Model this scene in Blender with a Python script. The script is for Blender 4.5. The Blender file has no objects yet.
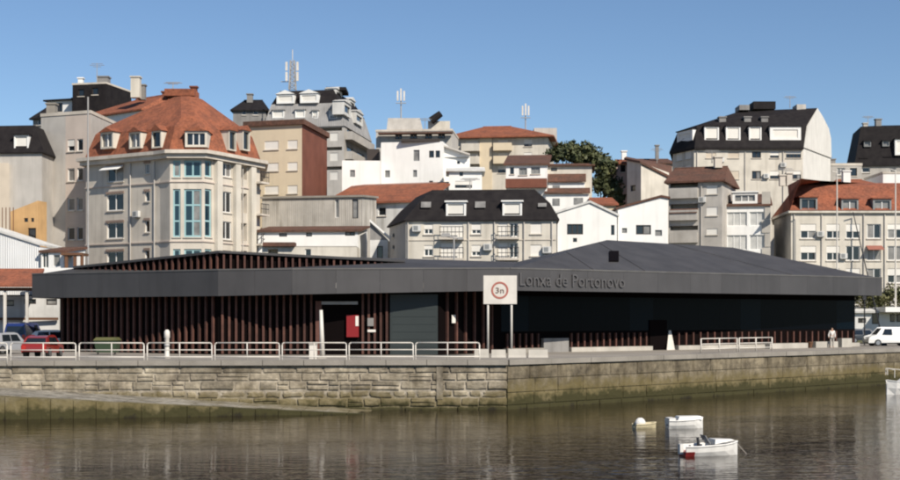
import bpy, bmesh, math, random
from mathutils import Vector, Matrix
random.seed(7)
sc = bpy.context.scene
col = sc.collection
R = math.radians

# ------------------------------------------------------------------ camera
FOC, CX, HY, EZ = 1400.0, 450.0, 320.0, 5.15      # focal length in photo pixels, centre column, horizon row, eye height
QZ = 2.85                                          # quay level above the water (z = 0)
cam = bpy.data.objects.new('camera', bpy.data.cameras.new('camera'))
col.objects.link(cam)
cam.location = (0, 0, EZ)
cam.rotation_euler = (R(90), 0, 0)
cam.data.sensor_width = 36
cam.data.lens = 36 * FOC / 900
cam.data.shift_y = (HY - 240) / 900
cam.data.clip_start = 0.5
cam.data.clip_end = 9000
sc.camera = cam

# ------------------------------------------------------------------ light
SUN_AZ, SUN_EL = R(36), R(40)      # azimuth to the right of straight behind the camera
sv = Vector((math.sin(SUN_AZ) * math.cos(SUN_EL), -math.cos(SUN_AZ) * math.cos(SUN_EL), math.sin(SUN_EL)))
world = bpy.data.worlds.new('World')
sc.world = world
world.use_nodes = True
nt = world.node_tree
bg = nt.nodes['Background']
sky = nt.nodes.new('ShaderNodeTexSky')
sky.sky_type = 'NISHITA'
sky.sun_disc = False
sky.sun_elevation = SUN_EL
sky.sun_rotation = R(180) - SUN_AZ
sky.altitude = 900
sky.air_density = 1.0
sky.dust_density = 0.0
sky.ozone_density = 4.6
nt.links.new(sky.outputs[0], bg.inputs[0])
bg.inputs[1].default_value = 0.082
sl = bpy.data.lights.new('sun', 'SUN')
sl.energy = 4.8
sl.angle = R(0.5)
sl.color = (1.0, 0.92, 0.80)
so = bpy.data.objects.new('sun', sl)
col.objects.link(so)
so.rotation_euler = (-sv).to_track_quat('-Z', 'Y').to_euler()
so.location = (40, -60, 90)
sc.view_settings.view_transform = 'Standard'
sc.view_settings.look = 'None'
sc.view_settings.exposure = 0.35
sc.view_settings.gamma = 1.0
sc.view_settings.use_curve_mapping = False
try:
    sc.cycles.filter_width = 2.1
    sc.cycles.max_bounces = 6
    sc.cycles.caustics_reflective = False
    sc.cycles.caustics_refractive = False
except Exception:
    pass

# ------------------------------------------------------------------ helpers
def X(px, d): return (px - CX) * d / FOC
def Z(py, d): return EZ - (py - HY) * d / FOC
def P2(px, d): return (X(px, d), d)
def P(px, py, d): return Vector((X(px, d), d, Z(py, d)))
def lerp(a, b, t): return a + (b - a) * t

GP = [(0, 2.85), (140, 2.85), (170, 5), (200, 9), (260, 17), (330, 23), (600, 30), (9000, 30)]
def ground(d):
    for (a, za), (b, zb) in zip(GP, GP[1:]):
        if d <= b:
            return lerp(za, zb, (d - a) / (b - a))
    return 30

ORG = {}
class MB:
    def __init__(s): s.v = []; s.f = []
    def poly(s, pts):
        n = len(s.v); s.v += [tuple(p) for p in pts]; s.f.append(list(range(n, n + len(pts)))); return s
    def box8(s, q):
        n = len(s.v); s.v += [tuple(p) for p in q]
        for f in ((3, 2, 1, 0), (4, 5, 6, 7), (0, 1, 5, 4), (1, 2, 6, 5), (2, 3, 7, 6), (3, 0, 4, 7)):
            s.f.append([n + i for i in f])
        return s
    def box(s, x0, x1, y0, y1, z0, z1):
        return s.box8([(x0, y0, z0), (x1, y0, z0), (x1, y1, z0), (x0, y1, z0), (x0, y0, z1), (x1, y0, z1), (x1, y1, z1), (x0, y1, z1)])
    def fbox(s, fr, u0, u1, v0, v1, w0, w1):          # box in a facade frame; w outward
        q = [fr.pt(u0, v0, w1), fr.pt(u1, v0, w1), fr.pt(u1, v0, w0), fr.pt(u0, v0, w0),
             fr.pt(u0, v1, w1), fr.pt(u1, v1, w1), fr.pt(u1, v1, w0), fr.pt(u0, v1, w0)]
        return s.box8(q)
    def prism(s, poly2, z0, z1):
        n = len(s.v); k = len(poly2)
        s.v += [(p[0], p[1], z0) for p in poly2] + [(p[0], p[1], z1) for p in poly2]
        s.f.append([n + i for i in reversed(range(k))]); s.f.append([n + k + i for i in range(k)])
        for i in range(k):
            j = (i + 1) % k
            s.f.append([n + i, n + j, n + k + j, n + k + i])
        return s
    def tube(s, p, q, r, n=6, r2=None):
        p = Vector(p); q = Vector(q); r2 = r if r2 is None else r2
        ax = (q - p).normalized()
        a = ax.cross(Vector((0, 0, 1)) if abs(ax.z) < 0.9 else Vector((1, 0, 0))).normalized(); b = ax.cross(a)
        k = len(s.v)
        for c, rr in ((p, r), (q, r2)):
            for i in range(n):
                t = 2 * math.pi * i / n
                s.v.append(tuple(c + a * (rr * math.cos(t)) + b * (rr * math.sin(t))))
        for i in range(n):
            j = (i + 1) % n
            s.f.append([k + i, k + n + i, k + n + j, k + j])
        s.f.append([k + i for i in range(n)]); s.f.append([k + n + i for i in reversed(range(n))])
        return s
    def path(s, pts, r, n=6):
        for a, b in zip(pts, pts[1:]): s.tube(a, b, r, n)
        return s
    def loft(s, rings, cap=True):
        k = len(rings[0]); base = len(s.v)
        for r_ in rings: s.v += [tuple(p) for p in r_]
        for i in range(len(rings) - 1):
            for j in range(k):
                m = (j + 1) % k
                s.f.append([base + i * k + j, base + i * k + m, base + (i + 1) * k + m, base + (i + 1) * k + j])
        if cap:
            s.f.append([base + j for j in reversed(range(k))])
            s.f.append([base + (len(rings) - 1) * k + j for j in range(k)])
        return s
    def build(s, name, mat, parent=None, smooth=False, label=None):
        if parent is not None: o = ORG[parent]
        else:
            xs = [v[0] for v in s.v]; ys = [v[1] for v in s.v]; zs = [v[2] for v in s.v]
            o = Vector(((min(xs) + max(xs)) / 2, (min(ys) + max(ys)) / 2, min(zs)))
        me = bpy.data.meshes.new(name)
        me.from_pydata([(v[0] - o[0], v[1] - o[1], v[2] - o[2]) for v in s.v], [], s.f)
        me.update()
        if smooth:
            me.polygons.foreach_set('use_smooth', [True] * len(me.polygons))
        ob = bpy.data.objects.new(name, me)
        me.materials.append(M(mat) if isinstance(mat, str) else mat)
        col.objects.link(ob)
        if parent is not None: ob.parent = parent
        else: ob.location = o
        ORG[ob] = o
        if label: ob['label'] = label
        return ob

def tag(o, label, cat, group=None, kind=None):
    o['label'] = label
    if cat: o['category'] = cat
    if group: o['group'] = group
    if kind: o['kind'] = kind
    return o
def T(name, label, cat, loc, group=None):
    o = bpy.data.objects.new(name, None)
    o.empty_display_size = 0.5
    o.location = loc
    col.objects.link(o)
    ORG[o] = Vector(loc)
    return tag(o, label, cat, group)
def put(name, me, parent, loc, rz=0, scale=(1, 1, 1)):   # shared-mesh piece, loc in world
    ob = bpy.data.objects.new(name, me)
    col.objects.link(ob)
    ob.parent = parent
    ob.location = Vector(loc) - ORG[parent]
    ob.rotation_euler = (0, 0, rz)
    ob.scale = scale
    return ob
def dup_tree(o, parent=None):
    c = o.copy(); col.objects.link(c); c.parent = parent
    for ch in list(o.children): dup_tree(ch, c)
    return c

class Fr:      # a vertical plane through a->b (left to right seen from outside)
    def __init__(s, a, b):
        s.a = Vector((a[0], a[1])); s.b = Vector((b[0], b[1])); s.L = (s.b - s.a).length
        s.d = (s.b - s.a) / s.L; s.n = Vector((s.d.y, -s.d.x))
    def pt(s, u, v, w=0): return (s.a.x + u * s.d.x + w * s.n.x, s.a.y + u * s.d.y + w * s.n.y, v)
    def u(s, px):
        k = (px - CX) / FOC
        return (s.a.y * k - s.a.x) / (s.d.x - s.d.y * k)
    def dep(s, px): return s.a.y + s.u(px) * s.d.y
    def mid(s): return (s.a.y + s.b.y) / 2
    def off(s, w): return Fr(s.a + s.n * w, s.b + s.n * w)
    def ang(s): return math.atan2(s.d.y, s.d.x)

def inset(poly, ds):
    n = len(poly)
    if not isinstance(ds, (list, tuple)): ds = [ds] * n
    lines = []
    for i in range(n):
        f = Fr(poly[i], poly[(i + 1) % n]).off(-ds[i]); lines.append((f.a, f.d))
    out = []
    for i in range(n):
        p, d = lines[i - 1]; q, e = lines[i]
        den = d.x * e.y - d.y * e.x
        t = ((q.x - p.x) * e.y - (q.y - p.y) * e.x) / den if abs(den) > 1e-6 else 0
        out.append((p.x + d.x * t, p.y + d.y * t) if abs(den) > 1e-6 else (q.x, q.y))
    return out
def ring(poly, z): return [(p[0], p[1], z) for p in poly]
def rect(pa, da, pb, db, depth):
    f = Fr(P2(pa, da), P2(pb, db))
    i = -f.n * depth
    return [tuple(f.a), tuple(f.b), tuple(f.b + i), tuple(f.a + i)]

# ------------------------------------------------------------------ materials
MATS = {}
def mat_new(name):
    m = bpy.data.materials.new(name); m.use_nodes = True
    n = m.node_tree.nodes; b = n['Principled BSDF']
    return m, m.node_tree, b
def surf(name, c, rough=0.8, var=0.18, scale=0.6, streak=0.0, bump=0.0, bscale=8.0, metal=0.0, spec=0.3, c2=None, rnd=0.0, wave=None):
    """plaster, stone, metal: colour with two scales of noise, optional vertical streaks, bump and tile ribs"""
    m, t, b = mat_new(name)
    N, Lk = t.nodes, t.links
    geo = N.new('ShaderNodeNewGeometry')
    n1 = N.new('ShaderNodeTexNoise'); n1.inputs['Scale'].default_value = scale; n1.inputs['Detail'].default_value = 5
    Lk.new(geo.outputs['Position'], n1.inputs['Vector'])
    mp = N.new('ShaderNodeMapping'); mp.inputs['Scale'].default_value = (1.3, 1.3, 0.12)
    Lk.new(geo.outputs['Position'], mp.inputs['Vector'])
    n2 = N.new('ShaderNodeTexNoise'); n2.inputs['Scale'].default_value = 1.4; n2.inputs['Detail'].default_value = 4
    Lk.new(mp.outputs[0], n2.inputs['Vector'])
    r1 = N.new('ShaderNodeMapRange'); r1.inputs[1].default_value = 0.3; r1.inputs[2].default_value = 0.72
    Lk.new(n1.outputs[0], r1.inputs[0])
    mx = N.new('ShaderNodeMix'); mx.data_type = 'RGBA'
    ca = (*c, 1)
    cb = (*(c2 if c2 else tuple(max(0, x * (1 - 2 * var)) for x in c)), 1)
    mx.inputs[6].default_value = ca; mx.inputs[7].default_value = cb
    if c2 is None:
        mul = N.new('ShaderNodeMath'); mul.operation = 'MULTIPLY'; mul.inputs[1].default_value = 0.8
        Lk.new(r1.outputs[0], mul.inputs[0]); Lk.new(mul.outputs[0], mx.inputs[0])
    else:
        Lk.new(r1.outputs[0], mx.inputs[0])
    out = mx.outputs[2]
    if wave and c2:
        n5 = N.new('ShaderNodeTexNoise'); n5.inputs['Scale'].default_value = 3.5; n5.inputs['Detail'].default_value = 8; n5.inputs['Roughness'].default_value = .75
        Lk.new(geo.outputs['Position'], n5.inputs['Vector'])
        r5 = N.new('ShaderNodeMapRange'); r5.inputs[1].default_value = .3; r5.inputs[2].default_value = .68; r5.inputs[3].default_value = .45; r5.inputs[4].default_value = 1.25
        Lk.new(n5.outputs[0], r5.inputs[0])
        m5 = N.new('ShaderNodeMix'); m5.data_type = 'RGBA'; m5.blend_type = 'MULTIPLY'; m5.inputs[0].default_value = 1
        Lk.new(out, m5.inputs[6]); Lk.new(r5.outputs[0], m5.inputs[7]); out = m5.outputs[2]
    if streak:
        r2 = N.new('ShaderNodeMapRange'); r2.inputs[1].default_value = 0.5; r2.inputs[2].default_value = 0.78; r2.inputs[4].default_value = streak
        Lk.new(n2.outputs[0], r2.inputs[0])
        m2 = N.new('ShaderNodeMix'); m2.data_type = 'RGBA'
        m2.inputs[7].default_value = (c[0] * 0.33, c[1] * 0.31, c[2] * 0.28, 1)
        Lk.new(r2.outputs[0], m2.inputs[0]); Lk.new(out, m2.inputs[6]); out = m2.outputs[2]
    if rnd:
        oi = N.new('ShaderNodeObjectInfo')
        r3 = N.new('ShaderNodeMapRange'); r3.inputs[3].default_value = 1 - rnd; r3.inputs[4].default_value = 1 + rnd
        Lk.new(oi.outputs['Random'], r3.inputs[0])
        m3 = N.new('ShaderNodeMix'); m3.data_type = 'RGBA'; m3.blend_type = 'MULTIPLY'; m3.inputs[0].default_value = 1
        Lk.new(out, m3.inputs[6]); Lk.new(r3.outputs[0], m3.inputs[7]); out = m3.outputs[2]
    Lk.new(out, b.inputs['Base Color'])
    b.inputs['Roughness'].default_value = rough
    b.inputs['Metallic'].default_value = metal
    b.inputs['Specular IOR Level'].default_value = spec
    hsrc = None
    if wave:
        wv = N.new('ShaderNodeTexWave'); wv.inputs['Scale'].default_value = wave; wv.bands_direction = 'X'; wv.inputs['Distortion'].default_value = 0.6
        Lk.new(geo.outputs['Position'], wv.inputs['Vector']); hsrc = wv.outputs['Fac']; bump = bump or 0.5
    elif bump:
        n3 = N.new('ShaderNodeTexNoise'); n3.inputs['Scale'].default_value = bscale; n3.inputs['Detail'].default_value = 4
        Lk.new(geo.outputs['Position'], n3.inputs['Vector']); hsrc = n3.outputs[0]
    if hsrc is not None:
        bp = N.new('ShaderNodeBump'); bp.inputs['Strength'].default_value = bump; bp.inputs['Distance'].default_value = 0.06
        Lk.new(hsrc, bp.inputs['Height']); Lk.new(bp.outputs[0], b.inputs['Normal'])
    MATS[name] = m
    return m
def M(n): return MATS[n]

def plain(name, c, rough=0.5, metal=0.0, spec=0.5, emit=0):
    m, t, b = mat_new(name)
    b.inputs['Base Color'].default_value = (*c, 1); b.inputs['Roughness'].default_value = rough
    b.inputs['Metallic'].default_value = metal; b.inputs['Specular IOR Level'].default_value = spec
    MATS[name] = m
    return m

surf('cream', (0.60, 0.545, 0.465), streak=0.38, var=.12)
surf('cream_pale', (0.62, 0.575, 0.495), streak=0.38, var=.12)
surf('cream_pink', (0.56, 0.475, 0.41), streak=0.12, var=.08)
surf('yellow', (0.64, 0.54, 0.39), streak=0.1, var=.07)
surf('white', (0.78, 0.77, 0.74), streak=0.16, var=0.05)
surf('white_warm', (0.64, 0.62, 0.58), streak=0.25, var=.08)
surf('white_dirty', (0.66, 0.65, 0.62), streak=0.5)
surf('grey_plaster', (0.46, 0.43, 0.39), streak=0.3)
surf('grey_light', (0.50, 0.47, 0.43), streak=0.3, var=.12)
surf('grey_dark', (0.26, 0.25, 0.24), streak=0.4)
surf('brick_red', (0.19, 0.07, 0.045), streak=0.25, bump=0.4, bscale=14)
surf('orange_wall', (0.60, 0.37, 0.17), streak=0.25)
surf('pink', (0.62, 0.45, 0.40), streak=0.2)
surf('tile_orange', (0.36, 0.12, 0.06), c2=(0.20, 0.075, 0.045), scale=0.9, wave=4.0, rough=0.85)
surf('tile_bright', (0.35, 0.115, 0.06), c2=(0.21, 0.08, 0.05), scale=0.7, wave=4.0, rough=0.85)
surf('tile_brown', (0.16, 0.075, 0.05), c2=(0.10, 0.06, 0.045), scale=0.9, wave=4.0, rough=0.9)
surf('slate', (0.012, 0.010, 0.011), c2=(0.022, 0.019, 0.019), scale=1.5, rough=0.8, spec=.15, bump=0.3, bscale=5)
surf('zinc', (0.33, 0.32, 0.31), streak=0.4, wave=1.2, bump=0.3)
surf('corrugated_white', (0.78, 0.78, 0.77), streak=0.2, var=0.05, wave=2.0, bump=0.8)
surf('corrugated_grey', (0.52, 0.485, 0.43), streak=0.95, var=.2, wave=2.0, bump=0.7)
surf('concrete', (0.29, 0.265, 0.23), streak=0.2, bump=0.2)
surf('concrete_pale', (0.47, 0.44, 0.39), streak=0.2, bump=0.2)
surf('asphalt', (0.085, 0.080, 0.075), var=0.2, scale=0.3, bump=0.2, bscale=20, rough=0.9)
surf('pavement', (0.30, 0.27, 0.235), var=0.2, scale=0.25, bump=0.15, bscale=12, rough=0.9)
surf('earth', (0.14, 0.12, 0.07), c2=(0.06, 0.075, 0.03), scale=0.15, bump=0.5, bscale=2, rough=1)
surf('fascia', (0.068, 0.065, 0.066), var=0.12, scale=0.5, rough=0.5, rnd=0.10, streak=.25, spec=0.4)
surf('hall_roof', (0.064, 0.061, 0.062), var=0.2, scale=0.5, rough=0.6, streak=.2)
surf('sunlit_edge_grey', (0.13, 0.125, 0.12), rough=0.5, streak=.3)  # paler than the roof, paints in the sun on its edge
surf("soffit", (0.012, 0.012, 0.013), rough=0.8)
surf('slat_wood', (0.105, 0.046, 0.034), c2=(0.065, 0.03, 0.024), scale=2, rough=0.7, rnd=0.3)
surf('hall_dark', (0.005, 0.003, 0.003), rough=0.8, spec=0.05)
surf('roller', (0.035, 0.043, 0.043), var=0.08, rough=0.5, bump=0.0)
surf('paint_white', (0.66, 0.62, 0.56), var=0.12, scale=1.2, rough=0.5, streak=0.25)
surf('paint_grey', (0.36, 0.35, 0.34), rough=0.5)
surf('steel', (0.30, 0.30, 0.30), rough=0.45, metal=0.5)
surf('dark_metal', (0.035, 0.035, 0.04), rough=0.5)
surf('wood_brown', (0.16, 0.08, 0.045), rough=0.8)
surf('trim', (0.62, 0.56, 0.48), streak=0.3)
surf('bark', (0.07, 0.05, 0.035), rough=1, bump=0.6)
surf('awning_stripe', (0.30, 0.12, 0.09), rough=.9)
surf('tarp_blue', (0.015, 0.035, 0.22), rough=0.6, var=0.1)
surf('hull_white', (0.74, 0.72, 0.68), var=0.1, scale=3, rough=0.35, streak=0.2)
surf('hull_yellow', (0.60, 0.52, 0.34), var=0.15, scale=3, rough=0.45)
surf('hull_red', (0.28, 0.03, 0.03), rough=0.45)
surf('cushion', (0.30, 0.27, 0.24), rough=0.9)
plain('glass', (0.012, 0.016, 0.020), 0.06, spec=0.7)
plain('glass_blue', (0.010, 0.03, 0.045), 0.08, spec=0.7)
plain('glass_navy', (0.001, 0.0015, 0.003), 0.25, spec=0.05)
plain('glass_teal', (0.001, 0.004, 0.008), 0.25, spec=0.06)
surf('glass_curtain', (0.26, 0.25, 0.235), rough=0.12, var=0.3, scale=1.5, spec=0.6)
surf('lintel_brown', (0.30, 0.22, 0.18), rough=.8)
surf('glass_lace', (0.55, 0.54, 0.51), rough=0.15, var=0.15, scale=1.5, spec=0.6)
surf('shutter', (0.74, 0.71, 0.65), var=0.08, rough=0.6)
surf('shutter_beige', (0.58, 0.50, 0.40), var=0.1, rough=0.6)
surf('frame_white', (0.74, 0.73, 0.70), rough=0.5, var=0.05)
surf('frame_dark', (0.05, 0.04, 0.035), rough=0.5)
surf('frame_teal', (0.30, 0.47, 0.49), rough=0.5, var=0.06)
surf('frame_grey', (0.25, 0.26, 0.26), rough=0.5)
plain('tyre', (0.015, 0.015, 0.015), 0.8)
plain('rim', (0.35, 0.35, 0.36), 0.35, metal=0.8)
plain('lamp_red', (0.4, 0.02, 0.015), 0.2)
plain('lamp_clear', (0.7, 0.7, 0.68), 0.15)
plain('sign_red', (0.36, 0.12, 0.09), 0.5)
plain('sign_ink', (0.16, 0.10, 0.08), 0.6)
plain('poster_red', (0.22, 0.008, 0.010), 0.5)
plain('poster_pale', (0.7, 0.66, 0.6), 0.5)
plain('letter_metal', (0.15, 0.135, 0.13), 0.35, metal=0.5)
plain('skin', (0.45, 0.27, 0.19), 0.6)
plain('hair', (0.02, 0.015, 0.012), 0.7)
plain('shirt', (0.62, 0.60, 0.57), 0.9)
plain('shirt_grey', (0.38, 0.35, 0.32), 0.9)
plain('trousers', (0.08, 0.08, 0.10), 0.9)
plain('bin_green', (0.035, 0.06, 0.03), 0.6)
for nm, c in (('car_red', (0.22, 0.02, 0.016)), ('car_white', (0.72, 0.72, 0.71)), ('car_silver', (0.30, 0.31, 0.33)), ('car_dark', (0.03, 0.035, 0.045)), ('car_blue', (0.014, 0.028, 0.13))):
    m = plain(nm, c, 0.28, spec=0.5); m.node_tree.nodes['Principled BSDF'].inputs['Coat Weight'].default_value = 0.6

def quay_material(name, base, alt, weed_top, rnd):
    m, t, b = mat_new(name)
    N, Lk = t.nodes, t.links
    geo = N.new('ShaderNodeNewGeometry'); sep = N.new('ShaderNodeSeparateXYZ'); Lk.new(geo.outputs['Position'], sep.inputs[0])
    n1 = N.new('ShaderNodeTexNoise'); n1.inputs['Scale'].default_value = 0.55; n1.inputs['Detail'].default_value = 7; n1.inputs['Roughness'].default_value = 0.65
    n2 = N.new('ShaderNodeTexNoise'); n2.inputs['Scale'].default_value = 3.5; n2.inputs['Detail'].default_value = 6
    mp = N.new('ShaderNodeMapping'); mp.inputs['Scale'].default_value = (1, 1, 0.15); Lk.new(geo.outputs['Position'], mp.inputs[0])
    n3 = N.new('ShaderNodeTexNoise'); n3.inputs['Scale'].default_value = 1.3; n3.inputs['Detail'].default_value = 4; Lk.new(mp.outputs[0], n3.inputs['Vector'])
    for n_ in (n1, n2): Lk.new(geo.outputs['Position'], n_.inputs['Vector'])
    oi = N.new('ShaderNodeObjectInfo')
    cr = N.new('ShaderNodeValToRGB')
    e = cr.color_ramp.elements
    e[0].position = 0.30; e[0].color = (*alt, 1); e[1].position = 0.66; e[1].color = (*base, 1)
    Lk.new(n1.outputs[0], cr.inputs[0])
    rr = N.new('ShaderNodeMapRange'); rr.inputs[3].default_value = 1 - rnd; rr.inputs[4].default_value = 1 + rnd * 0.6; Lk.new(oi.outputs['Random'], rr.inputs[0])
    mm = N.new('ShaderNodeMix'); mm.data_type = 'RGBA'; mm.blend_type = 'MULTIPLY'; mm.inputs[0].default_value = 1
    Lk.new(cr.outputs[0], mm.inputs[6]); Lk.new(rr.outputs[0], mm.inputs[7])
    # dark run-off streaks
    rs = N.new('ShaderNodeMapRange'); rs.inputs[1].default_value = 0.47; rs.inputs[2].default_value = 0.70; rs.inputs[4].default_value = 0.75; Lk.new(n3.outputs[0], rs.inputs[0])
    ms = N.new('ShaderNodeMix'); ms.data_type = 'RGBA'; ms.inputs[7].default_value = (base[0] * 0.28, base[1] * 0.26, base[2] * 0.22, 1)
    Lk.new(rs.outputs[0], ms.inputs[0]); Lk.new(mm.outputs[2], ms.inputs[6])
    # weed band growing up from the tide line, ragged
    wz = N.new('ShaderNodeMath'); wz.operation = 'MULTIPLY_ADD'; wz.inputs[1].default_value = 1.5; wz.inputs[2].default_value = -0.75; Lk.new(n1.outputs[0], wz.inputs[0])
    w2 = N.new('ShaderNodeMath'); w2.operation = 'MULTIPLY_ADD'; w2.inputs[1].default_value = 0.9; Lk.new(n2.outputs[0], w2.inputs[0]); Lk.new(wz.outputs[0], w2.inputs[2])
    ad = N.new('ShaderNodeMath'); ad.operation = 'ADD'; Lk.new(sep.outputs['Z'], ad.inputs[0]); Lk.new(w2.outputs[0], ad.inputs[1])
    def band(lo, hi, colr, src, amount):
        r_ = N.new('ShaderNodeMapRange'); r_.inputs[1].default_value = lo; r_.inputs[2].default_value = hi; r_.inputs[3].default_value = amount; r_.inputs[4].default_value = 0
        Lk.new(ad.outputs[0], r_.inputs[0])
        k = N.new('ShaderNodeMix'); k.data_type = 'RGBA'; k.inputs[7].default_value = (*colr, 1)
        Lk.new(r_.outputs[0], k.inputs[0]); Lk.new(src, k.inputs[6]); return k.outputs[2]
    n4 = N.new('ShaderNodeTexNoise'); n4.inputs['Scale'].default_value = 1.7; n4.inputs['Detail'].default_value = 9; n4.inputs['Roughness'].default_value = 0.75; Lk.new(geo.outputs['Position'], n4.inputs['Vector'])
    r4 = N.new('ShaderNodeMapRange'); r4.inputs[1].default_value = 0.32; r4.inputs[2].default_value = 0.64; r4.inputs[3].default_value = 0.42; r4.inputs[4].default_value = 1.18; Lk.new(n4.outputs[0], r4.inputs[0])
    m4 = N.new('ShaderNodeMix'); m4.data_type = 'RGBA'; m4.blend_type = 'MULTIPLY'; m4.inputs[0].default_value = 1; Lk.new(ms.outputs[2], m4.inputs[6]); Lk.new(r4.outputs[0], m4.inputs[7])
    o = band(weed_top + 0.35, weed_top + 1.0, (0.14, 0.11, 0.042), m4.outputs[2], 0.7)
    o = band(weed_top - 0.15, weed_top + 0.25, (0.034, 0.032, 0.011), o, 0.9)
    o = band(0.25, 0.45, (0.02, 0.017, 0.01), o, 0.9)
    Lk.new(o, b.inputs['Base Color'])
    b.inputs['Roughness'].default_value = 0.9; b.inputs['Specular IOR Level'].default_value = 0.25
    bp = N.new('ShaderNodeBump'); bp.inputs['Strength'].default_value = 0.6; bp.inputs['Distance'].default_value = 0.08
    Lk.new(n2.outputs[0], bp.inputs['Height']); Lk.new(bp.outputs[0], b.inputs['Normal'])
    MATS[name] = m
quay_material('stone_left', (0.46, 0.40, 0.30), (0.18, 0.148, 0.11), 0.78, 0.34)
quay_material('stone_right', (0.28, 0.235, 0.16), (0.085, 0.07, 0.05), 1.18, 0.07)
quay_material('mortar', (0.46, 0.41, 0.33), (0.22, 0.185, 0.14), 0.55, 0.1)
quay_material('slip_stone', (0.36, 0.33, 0.28), (0.22, 0.20, 0.16), 0.15, 0.15)

quay_material('kerb_moss', (0.24, 0.21, 0.15), (0.12, 0.10, 0.06), 0.95, 0.3)
def water_material():
    m, t, b = mat_new('water')
    N, Lk = t.nodes, t.links
    geo = N.new('ShaderNodeNewGeometry')
    b.inputs['Base Color'].default_value = (0.014, 0.008, 0.0045, 1)
    b.inputs['Roughness'].default_value = 0.06
    b.inputs['IOR'].default_value = 1.33
    mp = N.new('ShaderNodeMapping'); mp.inputs['Scale'].default_value = (0.40, 1.0, 1); Lk.new(geo.outputs['Position'], mp.inputs[0])
    n1 = N.new('ShaderNodeTexNoise'); n1.inputs['Scale'].default_value = 2.2; n1.inputs['Detail'].default_value = 3; Lk.new(mp.outputs[0], n1.inputs['Vector'])
    n2 = N.new('ShaderNodeTexNoise'); n2.inputs['Scale'].default_value = 0.35; n2.inputs['Detail'].default_value = 2; Lk.new(mp.outputs[0], n2.inputs['Vector'])
    a = N.new('ShaderNodeMath'); a.operation = 'MULTIPLY_ADD'; a.inputs[1].default_value = 0.9; Lk.new(n2.outputs[0], a.inputs[0]); Lk.new(n1.outputs[0], a.inputs[2])
    bp = N.new('ShaderNodeBump'); bp.inputs['Distance'].default_value = 0.10
    mp2 = N.new('ShaderNodeMapping'); mp2.inputs['Scale'].default_value = (0.05, 0.16, 1); Lk.new(geo.outputs['Position'], mp2.inputs[0])
    n3 = N.new('ShaderNodeTexNoise'); n3.inputs['Scale'].default_value = 1.0; n3.inputs['Detail'].default_value = 3; Lk.new(mp2.outputs[0], n3.inputs['Vector'])
    r3 = N.new('ShaderNodeMapRange'); r3.inputs[1].default_value = 0.35; r3.inputs[2].default_value = 0.65; r3.inputs[3].default_value = 0.14; r3.inputs[4].default_value = 0.36; Lk.new(n3.outputs[0], r3.inputs[0]); Lk.new(r3.outputs[0], bp.inputs['Strength'])
    Lk.new(a.outputs[0], bp.inputs['Height']); Lk.new(bp.outputs[0], b.inputs['Normal'])
    MATS['water'] = m
water_material()

def leaf_material(name, c1, c2):
    m, t, b = mat_new(name)
    N, Lk = t.nodes, t.links
    geo = N.new('ShaderNodeNewGeometry'); n1 = N.new('ShaderNodeTexNoise'); n1.inputs['Scale'].default_value = 0.9; Lk.new(geo.outputs['Position'], n1.inputs['Vector'])
    mx = N.new('ShaderNodeMix'); mx.data_type = 'RGBA'; mx.inputs[6].default_value = (*c1, 1); mx.inputs[7].default_value = (*c2, 1)
    r_ = N.new('ShaderNodeMapRange'); r_.inputs[1].default_value = 0.35; r_.inputs[2].default_value = 0.65
    Lk.new(n1.outputs[0], r_.inputs[0]); Lk.new(r_.outputs[0], mx.inputs[0]); Lk.new(mx.outputs[2], b.inputs['Base Color'])
    b.inputs['Roughness'].default_value = 0.7
    MATS[name] = m
leaf_material('leaf_dark', (0.03, 0.042, 0.014), (0.085, 0.09, 0.03))
leaf_material('leaf_olive', (0.06, 0.065, 0.02), (0.10, 0.095, 0.03))

# ------------------------------------------------------------------ setting: water, ground, hill
QL = P2(-170, 78.5); QM = (X(508, 80.4), 80.4); QR = P2(880, 111)
qd = (Vector(QR) - Vector(QM)).normalized()
QE = tuple(Vector(QR) + qd * 45)
wb = MB(); wb.poly([(-900, -200, 0), (900, -200, 0), (900, 135, 0), (-900, 135, 0)])
w_o = wb.build('water', 'water'); tag(w_o, 'calm brown harbour water with small ripples', None, kind='structure')
g = MB(); g.poly([(-120, 78.55, QZ), (QM[0], QM[1] + .05, QZ), (QE[0], QE[1] + .05, QZ), (QE[0] + 400, QE[1] + 40, QZ), (4000, 6000, QZ), (-4000, 6000, QZ), (-400, 79, QZ)])
g_o = g.build('quay_ground', 'pavement'); tag(g_o, 'pale concrete paving of the quay apron', None, kind='structure')
h = MB(); nx, ny = 40, 40
ys = [138 + (i / ny) ** 2 * 2200 for i in range(ny + 1)]
for j, y in enumerate(ys):
    for i in range(nx + 1):
        x = (i / nx - 0.5) * 2 * (90 + y * 0.9)
        h.v.append((x, y, ground(y) - 0.02 + (math.sin(x * .05 + y * .02) * min(1.0, max(0, (y - 180) / 80)))))
for j in range(ny):
    for i in range(nx):
        k = j * (nx + 1) + i; h.f.append([k, k + 1, k + nx + 2, k + nx + 1])
h_o = h.build('hillside', 'earth', smooth=True); tag(h_o, 'earth and scrub hillside under the town houses', None, kind='structure')
rd = MB(); rd.poly([(-90, 105.5, QZ + .004), (-33, 105.5, QZ + .004), (-31, 127, QZ + .004), (90, 139, QZ + .004), (90, 150, QZ + .004), (-90, 138, QZ + .004)])
rd_o = rd.build('road', 'asphalt'); tag(rd_o, 'grey asphalt street behind the market hall', None, kind='structure')

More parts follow.
